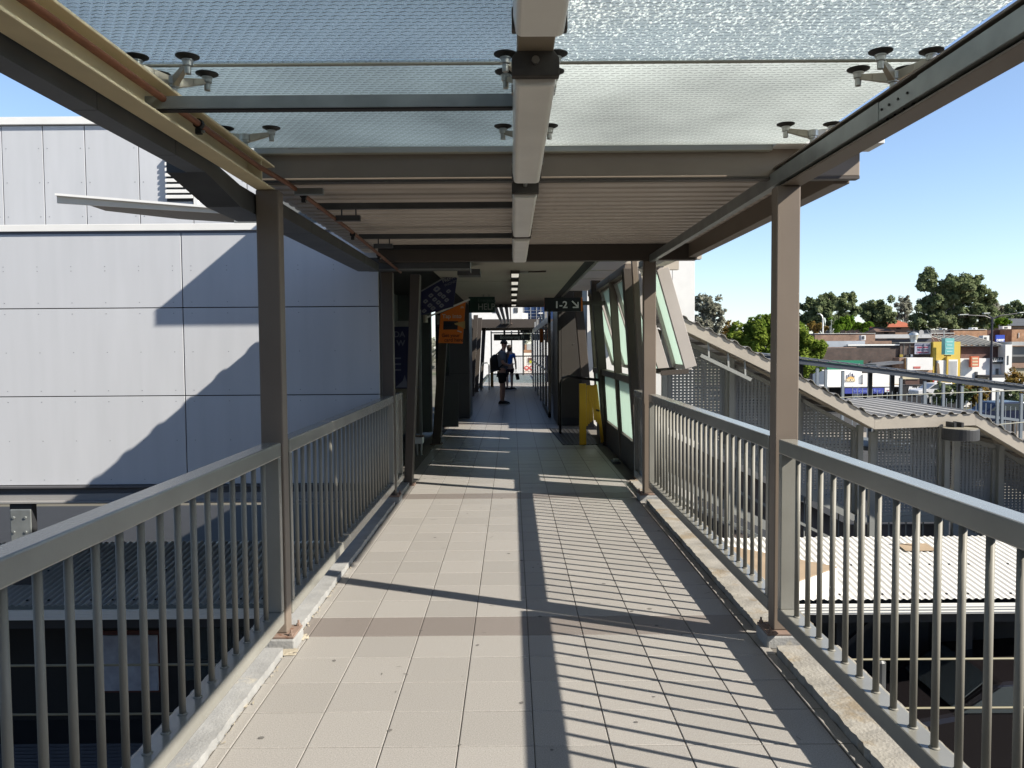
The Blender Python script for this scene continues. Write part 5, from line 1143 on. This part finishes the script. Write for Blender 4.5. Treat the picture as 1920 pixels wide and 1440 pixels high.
fb('wall', M('slate_wall', (.20, .205, .21), .7, var=.15, scale=.4), t, 1898, 649, 1990, 668, YS, 10, GZ); fb('window_band', dark, t, 1898, 668, 1990, 680, YS-.3, .3); fb('sill_band', dull_brick, t, 1898, 680, 1990, 690, YS-.4, .5); fb('roof', roofg, t, 1897, 640, 1990, 648, YS-.6, 8); fb('lower_wall', M('straw_wall', (.42, .38, .27), .8), t, 1897, 690, 1990, 712, YS-.2, .4, GZ)
# street level shops
t = thing('grill_shop', 'White shop wall with a dark skyline logo above the lettering OSCARS', 'building', spot(1580, 705, YS-6))
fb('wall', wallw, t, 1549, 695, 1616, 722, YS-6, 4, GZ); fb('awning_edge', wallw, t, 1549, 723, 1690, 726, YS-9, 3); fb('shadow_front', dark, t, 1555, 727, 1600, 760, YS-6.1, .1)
lg = M('logo_navy', (.03, .03, .10), .5); gd = M('logo_gold', (.72, .45, .15), .5)
for u, v, w in ((1587.5, 703, .5), (1591, 702, .8), (1594.5, 698, .45), (1598.5, 700.5, 1.1), (1601.5, 704, .7)): fb('skyline', lg, t, u-w, v, u+w, 711, YS-6.04, .02)
p0 = [spot(u, v, YS-6.05) for u, v in ((1588, 711), (1590, 707.5), (1595, 705.8), (1600, 707), (1602.5, 711))]; MB().prism([(q.x, q.z) for q in p0], 'y', YS-6.07, YS-6.05).build('logo_dome', gd, t)
fb('logo_plate', lg, t, 1586, 710.5, 1603.5, 716, YS-6.065, .02); p = spot(1594.8, 715, YS-6.08); text('OSCARS', .40, p, M('logo_cream', (.85, .72, .45), .5), t, align='CENTER', bold=.02, sx=.75)
t = thing('white_fascia_shop', 'Long blank white shop fascia beside the skyline logo wall', 'building', spot(1650, 710, YS-6))
fb('wall', wallw, t, 1618, 701, 1688, 720, YS-6.2, 4, GZ); fb('brick_band', M('sand_band', (.62, .50, .36), .8, var=.3, scale=1), t, 1617, 720, 1690, 724, YS-6.5, .4); fb('dark_front', dark, t, 1618, 727, 1688, 765, YS-6.3, .1)
t = thing('green_sign', 'Green shop sign with white letters partly hidden by the ramp canopy', 'sign', spot(1580, 685, YS-2), 'shop signs in the street')
fb('board', M('emerald_board', (.01, .20, .11), .5), t, 1551, 675.5, 1619, 694.5, YS-2, .3); p = spot(1556, 688, YS-2.03); text('VIET', .42, p, white_p, t, bold=.02); fb('print_line', white_p, t, 1600, 682, 1612, 684, YS-2.02, .015)
t = thing('blue_awning_sign', 'Blue awning sign with paler lettering under the white fascias', 'sign', spot(1620, 732, YS-10), 'shop signs in the street')
fb('board', M('violet_blue_board', (.06, .08, .42), .5), t, 1584, 727.5, 1657.5, 738, YS-10, .25); p = spot(1600, 735.6, YS-10.03); text('shoes 2 for', .50, p, M('periwinkle_print', (.20, .26, .75), .5), t, bold=.012, sx=1.3)
t = thing('white_flag_sign', 'Small white sign beside the blue awning sign', 'sign', spot(1663, 731, YS-10), 'shop signs in the street'); fb('board', white_p, t, 1659, 727, 1667.5, 735, YS-10, .1); fb('print', M('pink_print', (.6, .2, .25), .5), t, 1663, 731, 1667, 733, YS-10.02, .015)
t = thing('market_shop', 'Dark shopfront with white handwritten sign behind the ramp canopy', 'building', spot(1710, 730, YS-8))
fb('wall', dark, t, 1690, 722, 1800, 765, YS-8, 3, GZ); fb('fascia', M('brown_fascia', (.12, .06, .045), .6, var=.2), t, 1698, 711, 1724, 721, YS-8.1, .2); fb('cream_band', M('cream_band', (.72, .64, .45), .7), t, 1693, 705, 1724, 711, YS-8.2, .3); p = spot(1703, 732, YS-8.05); text('Play Hut', .58, p, white_p, t, bold=.03, shear=.25, rz=0, sx=.85)
fb('stock', M('stock_pale', (.45, .45, .43), .8), t, 1707, 735, 1722, 741, YS-8.1, .1); fb('red_sign', M('scarlet', (.62, .05, .03), .5), t, 1749.5, 713, 1758, 722, YS-8.1, .1); fb('white_sign', white_p, t, 1752, 714, 1757, 720, YS-8.13, .02); fb('red_sign', MATS['scarlet'], t, 1760, 714, 1766, 722, YS-8.1, .1); fb('white_sign', white_p, t, 1761, 715, 1765.5, 719, YS-8.13, .02); fb('door_panel', M('pale_door', (.45, .44, .40), .7), t, 1743, 734, 1748, 755, YS-8.1, .1)
# houses
redtile = M('red_roof_tile', (.42, .12, .06), .8, var=.12, scale=.8)
def house(u0, u1, vt, vb, Y, label, mat, wall=dull_brick):
    a, b = spot(u0, vb, Y), spot(u1, vb, Y); zt = spot(u0, vt, Y).z; c = (a.x+b.x)/2; w = (b.x-a.x)/2; d = max(4, w)
    t = thing('house', label, 'house', (c, Y, a.z), 'houses behind the shops')
    box('wall', wall, t, a.x+.5, b.x-.5, Y, Y+2*d, GZ, a.z)
    mb = MB(); k = w*.35
    mb.v = [(a.x, Y-.6, a.z), (b.x, Y-.6, a.z), (b.x, Y+2*d+.6, a.z), (a.x, Y+2*d+.6, a.z), (c-k, Y+d, zt), (c+k, Y+d, zt)]; mb.f = [(0,1,5,4), (1,2,5), (2,3,4,5), (3,0,4), (0,3,2,1)]
    mb.build('roof', mat, t); fb('window', dark, t, (u0+u1)/2-4, vb+1, (u0+u1)/2+4, vb+4, Y-.05, .1); return t
house(1600, 1655, 605, 613, 165, 'Red tiled house behind the yellow flowering bush', redtile)
house(1648, 1722, 599, 613.5, 160, 'Large red tiled roof left of the biggest gum tree', redtile)
house(1640, 1684, 613, 622, 140, 'Brown tiled roof in front of the large red roof', M('brown_roof_tile', (.16, .10, .075), .85, var=.12, scale=.8))
house(1886, 1985, 596, 611, 170, 'Dark slate roofed house at the edge of view', M('slate_roof_tile', (.10, .11, .125), .7, var=.1, scale=.8))
# street lamps
lamp_m = M('lamp_post_dark', (.03, .03, .05), .5)
t = thing('street_lamp', 'Tall dark double armed street lamp in front of the white shop', 'street lamp', spot(1858, 760, 88), 'street lamps')
p = spot(1860.5, 596, 88); b = spot(1857.5, 716, 88); MB().tube([(b.x, 88, GZ), (b.x, 88, b.z), (p.x, 88, p.z)], [.16, .15, .10], 8).build('pole', lamp_m, t)
l_, r_ = spot(1806, 590.5, 88), spot(1918, 586.5, 88)
for e, nm in ((l_, 0), (r_, 1)):
    MB().tube([p - Vector((0, 0, .15)), p.lerp(e, .25) + Vector((0, 0, .12)), e], [.07, .06, .05], 6).build('arm', lamp_m, t)
    MB().bar(e - Vector((.5, 0, 0)), e + Vector((.5, 0, .04)), .35, .13).build('lamp_head', galv, t, bevel=.04)
q = spot(1849, 588, 86); MB().bar(q - Vector((.35, 0, 0)), q + Vector((.35, 0, .03)), .35, .16).build('lamp_head', galv, t, bevel=.04); MB().tube([p, q], .05, 6).build('arm', lamp_m, t)
t = thing('street_lamp', 'White curved street lamp standing behind the dull brick parapet', 'street lamp', spot(1543, 626, 118), 'street lamps')
P_ = [spot(u, v, 118) for u, v in ((1543, 640, ), (1543, 600), (1541.5, 592), (1537, 588))]; MB().tube(P_, [.12, .10, .09, .08], 8).build('pole', white_m, t, smooth=True); MB().bar(P_[3], spot(1533, 588.5, 118), .3, .12).build('lamp_head', galv, t)
for u, v0, v1, lab in ((1559, 598, 626, 'Thin television aerial mast left of the flowering bush'), (1556.5, 610, 626, 'Short television aerial beside the taller mast')):
    t = thing('aerial_mast', lab, 'aerial', spot(u, v1, 119), 'television aerials'); MB().tube([spot(u, v1, 119), spot(u, v0, 119)], .035, 5).build('mast', galv, t); MB().tube([spot(u-3.5, v0+3, 119), spot(u+2.5, v0+3, 119)], .03, 4).build('boom', galv, t)
# parked cars on the street
def small_car(u, v, Y, col, label):
    p = spot(u, v, Y); t = thing('parked_car', label, 'car', (p.x, Y, p.z), 'cars parked beyond the ramp'); x, z = p.x, p.z
    MB().prism([(x-2.1, z+.3), (x-2.1, z+.75), (x-1.2, z+.9), (x-.6, z+1.38), (x+.9, z+1.42), (x+1.6, z+.95), (x+2.1, z+.85), (x+2.15, z+.3)], 'y', Y, Y+1.7).build('body', col, t, bevel=.08)
    MB().prism([(x-1.05, z+.92), (x-.55, z+1.30), (x+.82, z+1.34), (x+1.4, z+.95)], 'y', Y-.015, Y-.002).build('window', dark_glass, t)
    for dx in (-1.3, 1.35):
        w = MB().tube([(x+dx, Y-.02, z+.32), (x+dx, Y+.2, z+.32)], .32, 14).build('wheel', black, t); MB().tube([(x+dx, Y-.03, z+.32), (x+dx, Y-.021, z+.32)], .2, 10).build('rim', alum, w)
small_car(1890, 800, 45, M('deep_blue_paint', (.02, .03, .07), .2, .3), 'Dark blue car behind the bars of the ramp canopy')
small_car(1765, 748, 70, M('white_car_paint', (.7, .7, .7), .25), 'White car seen through the ramp bars')
struct(box('street', asphalt, None, -20, 80, 42, 89, -6.0, -5.95))
struct(box('pavement', M('far_paving', (.36, .32, .27), .85, var=.15, scale=1), None, -20, 80, 60, 66, -5.949, -5.80))

# far end of the concourse: street beyond
t = thing('apartment_block', 'White apartment block with blue balcony glazing seen through the roof gap', 'building', spot(960, 600, 75))
fb('wall', M('white_render', (.80, .79, .77), .7), t, 880, 540, 980, 640, 75, 10, GZ)
for u in (929, 968): w = fb('window', galv_d, t, u-4, 577, u-1, 586, 74.95, .1); fb('window', galv_d, t, u, 577, u+3, 586, 74.95, .1)
fb('glazed_bay', M('blue_glazing', (.03, .06, .16), .15, .2), t, 980, 540, 1040, 602, 76, 8)
for u in (982, 995, 1006, 1014): fb('glazing_bar', alum, t, u-.35, 540, u+.35, 600, 75.9, .1)
for v in (582, 588, 594): fb('glazing_bar', alum, t, 980, v-.3, 1018, v+.3, 75.88, .1)
fb('balcony', wallw, t, 978, 587, 990, 600, 75.2, .6); fb('balcony', wallw, t, 1010, 586, 1018, 588, 75.0, .6); fb('balcony', wallw, t, 1010, 596, 1018, 598, 75.0, .6)
t = thing('food_shop', 'Pale shop with red FOODS lettering seen past the far bar fence', 'building', spot(985, 690, 82))
fb('wall', M('pale_shopfront', (.78, .74, .70), .8), t, 910, 662, 1030, 706, 82, 6, GZ); fb('brick_strip', orange_brick, t, 910, 646, 1000, 660, 90, 6, GZ); fb('dark_roof', dark, t, 960, 645, 984, 656, 84, 2); fb('grey_roof', roofg, t, 988, 645, 1012, 656, 86, 2)
p = spot(996, 694, 81.9); text('FOODS', .62, p, M('red_letter', (.55, .05, .05), .5), t, align='CENTER', bold=.02); fb('base_strip', M('orange_base', (.55, .22, .06), .7), t, 940, 701, 1030, 706, 81.5, .3); fb('yellow_mark', M('lime_mark', (.6, .6, .05), .6), t, 993, 676, 997, 681, 81.9, .05); fb('sign_frame', dark, t, 962, 689, 978, 696, 81.95, .05); fb('brick_patch', maroon_brick, t, 990, 671, 1004, 679, 81.95, .05)

# ================================================================== TREES
def leafmat(name, c, c2):
    mt = bpy.data.materials.new(name); mt.use_nodes = True; n = mt.node_tree.nodes; l = mt.node_tree.links; n.clear()
    o = n.new('ShaderNodeOutputMaterial'); tc = n.new('ShaderNodeTexCoord'); nz = n.new('ShaderNodeTexNoise'); nz.inputs['Scale'].default_value = .9; nz.inputs['Detail'].default_value = 5
    l.new(tc.outputs['Object'], nz.inputs[0]); mx = n.new('ShaderNodeMix'); mx.data_type = 'RGBA'; mx.inputs[6].default_value = (*c, 1); mx.inputs[7].default_value = (*c2, 1)
    mr = n.new('ShaderNodeMapRange'); mr.inputs[1].default_value = .35; mr.inputs[2].default_value = .65; l.new(nz.outputs[0], mr.inputs[0]); l.new(mr.outputs[0], mx.inputs[0])
    d = n.new('ShaderNodeBsdfDiffuse'); tr = n.new('ShaderNodeBsdfTranslucent'); l.new(mx.outputs[2], d.inputs[0]); l.new(mx.outputs[2], tr.inputs[0])
    ms = n.new('ShaderNodeMixShader'); ms.inputs[0].default_value = .42; l.new(d.outputs[0], ms.inputs[1]); l.new(tr.outputs[0], ms.inputs[2]); l.new(ms.outputs[0], o.inputs[0]); MATS[name] = mt; return mt
gum = leafmat('gum_leaf', (.09, .125, .060), (.23, .265, .14)); gumg = leafmat('grey_gum_leaf', (.17, .175, .135), (.30, .30, .24)); fig = leafmat('fig_leaf', (.075, .13, .020), (.24, .30, .055)); autumn = leafmat('autumn_leaf', (.16, .12, .03), (.26, .17, .06)); lime = leafmat('bright_leaf', (.06, .13, .015), (.14, .22, .03))
bark = M('pale_bark', (.38, .34, .29), .9, var=.2, scale=3); bark_d = M('dark_bark', (.12, .095, .07), .9, var=.2)
def tree(label, Y, trunk_uv, blobs, leaf, bk_, n=900, s=.42, group='trees beyond the shops', name='gum_tree', fill=.5):
    """blobs: (u, v, radius in px) of leaf clumps; trunk foot drops to the ground"""
    rng = random.Random(hash(label) % 1000 + len(label)); k = Y / F
    c = spot(*trunk_uv, Y); t = thing(name, label, 'tree', (c.x, Y, GZ), group)
    tr = MB(); top = spot(blobs[0][0], blobs[0][1], Y); H_ = top.z - GZ
    r0 = max(.12, H_*.018); mid = Vector((c.x, Y, GZ + H_*.45))
    tr.tube([(c.x, Y, GZ-.2), mid, Vector((top.x*.5+c.x*.5, Y, GZ+H_*.72)), (top.x, Y, top.z)], [r0, r0*.75, r0*.5, r0*.15], 7)
    lf = MB()
    for (u, v, rp) in blobs:
        b = spot(u, v, Y); r = rp * k; b.y += rng.uniform(-.6, .6) * r * 1.2
        st_ = mid.lerp(Vector((top.x, Y, GZ+H_*.72)), rng.uniform(0, .9)); tr.tube([st_, st_.lerp(b, .55) + Vector((0, 0, -.1*r)), b], [r0*.35, r0*.22, r0*.08], 5, False)
        subs = [(b + Vector((rng.gauss(0, .48), rng.gauss(0, .48), rng.gauss(0, .40)))*r, r*rng.uniform(.34, .62)) for _ in range(11)]
        m_ = max(90, int(n * 2.1 * (rp/14)**2))
        for i in range(m_):
            cc, rr = rng.choice(subs); d = Vector((rng.gauss(0, 1), rng.gauss(0, 1), rng.gauss(0, 1))).normalized()
            p = cc + d * rr * rng.uniform(fill, 1.05); p.z += .08*rr
            a = Vector((rng.gauss(0, 1), rng.gauss(0, 1), rng.gauss(0, .6))).normalized(); q = a.cross(d + Vector((0, 0, .6))).normalized()
            z = s * 1.2 * rng.uniform(.5, 1.15); lf.quad(p - a*z*.5, p + q*z*.30, p + a*z*.5, p - q*z*.30)
    tr.build('trunk', bk_, t, smooth=True); lf.build('crown', leaf, t, recalc=False); return t
tree('Largest dark gum tree with a tall lobe above the brick flats', 140, (1783, 640), [(1741, 515, 15), (1733, 540, 13), (1752, 535, 14), (1775, 528, 13), (1800, 525, 14), (1822, 528, 14), (1838, 545, 12), (1850, 558, 13), (1775, 550, 17), (1800, 550, 18), (1825, 560, 16), (1755, 560, 17), (1740, 575, 16), (1765, 580, 19), (1795, 580, 20), (1822, 585, 17), (1728, 590, 15), (1750, 600, 18), (1780, 605, 19), (1810, 606, 18), (1840, 600, 13), (1715, 605, 12), (1790, 538, 17), (1813, 542, 16), (1770, 566, 18), (1845, 575, 15), (1858, 592, 12), (1795, 562, 19), (1832, 545, 13)], gum, bark, 900, .50)
tree('Round dark gum tree standing alone between the red roofs', 150, (1645, 640), [(1642, 575, 14), (1630, 580, 12), (1655, 578, 12), (1645, 590, 16), (1628, 595, 11), (1662, 592, 11), (1672, 600, 8), (1640, 604, 12), (1655, 606, 11)], gum, bark_d, 900, .5)
tree('Thin greyish gum tree just left of the largest gum', 175, (1697, 640), [(1698, 565, 9), (1688, 574, 8), (1706, 572, 8), (1697, 582, 10), (1686, 592, 9), (1704, 594, 9), (1680, 604, 8)], gumg, bark, 520, .5)
tree('Broad gum tree right of the near column behind the curved lamp', 135, (1550, 640), [(1555, 556, 10), (1540, 562, 11), (1525, 568, 12), (1590, 555, 9), (1600, 562, 8), (1575, 562, 11), (1560, 575, 15), (1540, 582, 15), (1520, 585, 13), (1580, 580, 14), (1598, 585, 10), (1508, 575, 11), (1510, 600, 13), (1530, 605, 14), (1555, 602, 15), (1580, 602, 13), (1480, 580, 14), (1470, 600, 14)], gum, bark, 800, .5)
tree('Bright green low tree with yellow flowers above the dull brick parapet', 122, (1585, 630), [(1585, 601, 9), (1572, 606, 9), (1598, 604, 9), (1585, 612, 11), (1565, 614, 9), (1605, 613, 8), (1618, 612, 8), (1630, 610, 6)], lime, bark_d, 900, .42, name='garden_tree')
tree('Russet bush behind the curved lamp post', 124, (1535, 630), [(1533, 614, 8), (1522, 612, 7), (1545, 617, 6), (1530, 622, 7)], autumn, bark_d, 600, .42, name='garden_tree')
tree('Loose grey gum tree beside the white tower block', 110, (1320, 640), [(1315, 562, 12), (1328, 568, 13), (1343, 575, 11), (1352, 588, 9), (1318, 580, 14), (1335, 590, 13), (1312, 600, 14), (1330, 608, 14), (1348, 606, 10), (1318, 622, 13), (1340, 622, 12)], gumg, bark, 430, .42, fill=.2)
tree('Russet sapling between the grey gum and the big green tree', 130, (1368, 640), [(1368, 605, 6), (1362, 615, 8), (1374, 612, 7), (1358, 625, 8), (1370, 628, 8)], autumn, bark, 300, .40, name='garden_tree')
tree('Big glossy green fig tree behind the near sunlit column', 62, (1450, 700), [(1432, 606, 20), (1410, 618, 18), (1455, 605, 19), (1392, 632, 15), (1425, 632, 22), (1455, 630, 22), (1480, 622, 20), (1500, 632, 18), (1515, 645, 18), (1530, 662, 16), (1405, 650, 18), (1385, 645, 13), (1435, 658, 22), (1465, 660, 22), (1495, 665, 20), (1522, 682, 16), (1500, 690, 20), (1470, 688, 20), (1440, 682, 20), (1412, 672, 16), (1508, 706, 14), (1480, 712, 16), (1537, 648, 10), (1378, 628, 9)], fig, bark_d, 520, .24, name='fig_tree', fill=.75)
tree('Hazy gum tree behind the right side of the largest gum', 190, (1868, 640), [(1865, 575, 11), (1852, 580, 11), (1878, 583, 9), (1860, 592, 13), (1845, 600, 10), (1876, 600, 11)], gumg, bark, 600, .6)
tree('Dome shaped gum tree at the right edge above the slate roof', 185, (1906, 640), [(1904, 572, 10), (1893, 580, 10), (1915, 578, 11), (1905, 590, 13), (1888, 594, 10), (1925, 590, 12), (1940, 585, 14)], gum, bark, 700, .6)
tree('Spiky palm beside the double armed street lamp', 128, (1880, 620), [(1878, 601, 7), (1870, 606, 6), (1887, 604, 6), (1866, 612, 6), (1884, 612, 6)], lime, bark, 420, .5, name='palm_tree')
tree('Low dark trees below the largest gum beside the white trunk', 145, (1800, 640), [(1790, 614, 8), (1805, 612, 9), (1820, 612, 9), (1838, 610, 9), (1850, 612, 8), (1720, 618, 10), (1738, 618, 10)], gum, bark, 600, .5, name='garden_tree')
for (u, v, lab, lm) in ((1768, 738, 'Street tree seen between the second pair of ramp posts', gum), (1800, 735, 'Street tree seen between the middle ramp posts', gum), (1832, 738, 'Street tree seen left of the doubled ramp post', autumn), (1905, 716, 'Olive shrub tree above the lower end of the ramp roof', autumn), (1900, 748, 'Street tree seen right of the doubled ramp post', gum)):
    tree(lab, 58, (u, v+30), [(u, v-10, 11), (u-10, v-2, 10), (u+10, v-1, 10), (u, v+8, 11), (u-8, v+14, 8), (u+9, v+13, 8)], lm, bark_d, 420, .20, group='street trees beyond the ramp', name='street_tree')
# distant tree line
rng = random.Random(3); mb = MB()
for i in range(16000):
    x = rng.uniform(-260, 420); Y = 250 + rng.uniform(0, 40); h = 11.5 + 2.0*math.sin(x*.05) + 1.8*math.sin(x*.17+1) ; z = GZ + rng.uniform(0, 1)**.6 * h
    a = Vector((rng.gauss(0, 1), rng.gauss(0, 1), rng.gauss(0, .6))).normalized(); q = Vector((rng.gauss(0, 1), rng.gauss(0, 1), rng.gauss(0, 1))).normalized(); p = Vector((x, Y, z)); s_ = rng.uniform(.6, 1.3); mb.quad(p-a*s_, p+q*s_, p+a*s_, p-q*s_)
o = stuff(mb.build('far_woods', gumg, None, recalc=False)); tag(o, 'Low far off line of bush on the horizon behind the street', 'woods')

# lettering becomes plain mesh
dg = bpy.context.evaluated_depsgraph_get()
for o in [o for o in bpy.data.objects if o.type == 'FONT']:
    me = bpy.data.meshes.new_from_object(o.evaluated_get(dg)); nm = o.name; par, loc, rot, sca = o.parent, o.location.copy(), o.rotation_euler.copy(), o.scale.copy()
    bpy.data.objects.remove(o); q = bpy.data.objects.new('lettering', me); COL.objects.link(q); q.parent = par; q.location = loc; q.rotation_euler = rot; q.scale = sca
# ================================================================== THE WALKWAY BEHIND THE VIEWPOINT
bw = thing('walkway_wing', 'Covered walkway wing and brick building behind the viewpoint', 'building', (0, -12, 0))
box('deck', slab_m, bw, -1.46, 1.66, -30, .199, -.30, -.006); box('roof', paint_d, bw, -1.6, 1.52, -30, .16, 2.69, 2.80)
box('wall', brown_brick, bw, -45, 45, -42, -30, -6, 9)  # unseen building, added to block low sky light from behind
struct(box('track_bed', M('ballast', (.045, .043, .04), .95, var=.3, scale=8), None, -70, 70, -29.9, 9.59, -5.99, -5.93))  # unseen dark bed, added to cut light bouncing up into the undercroft
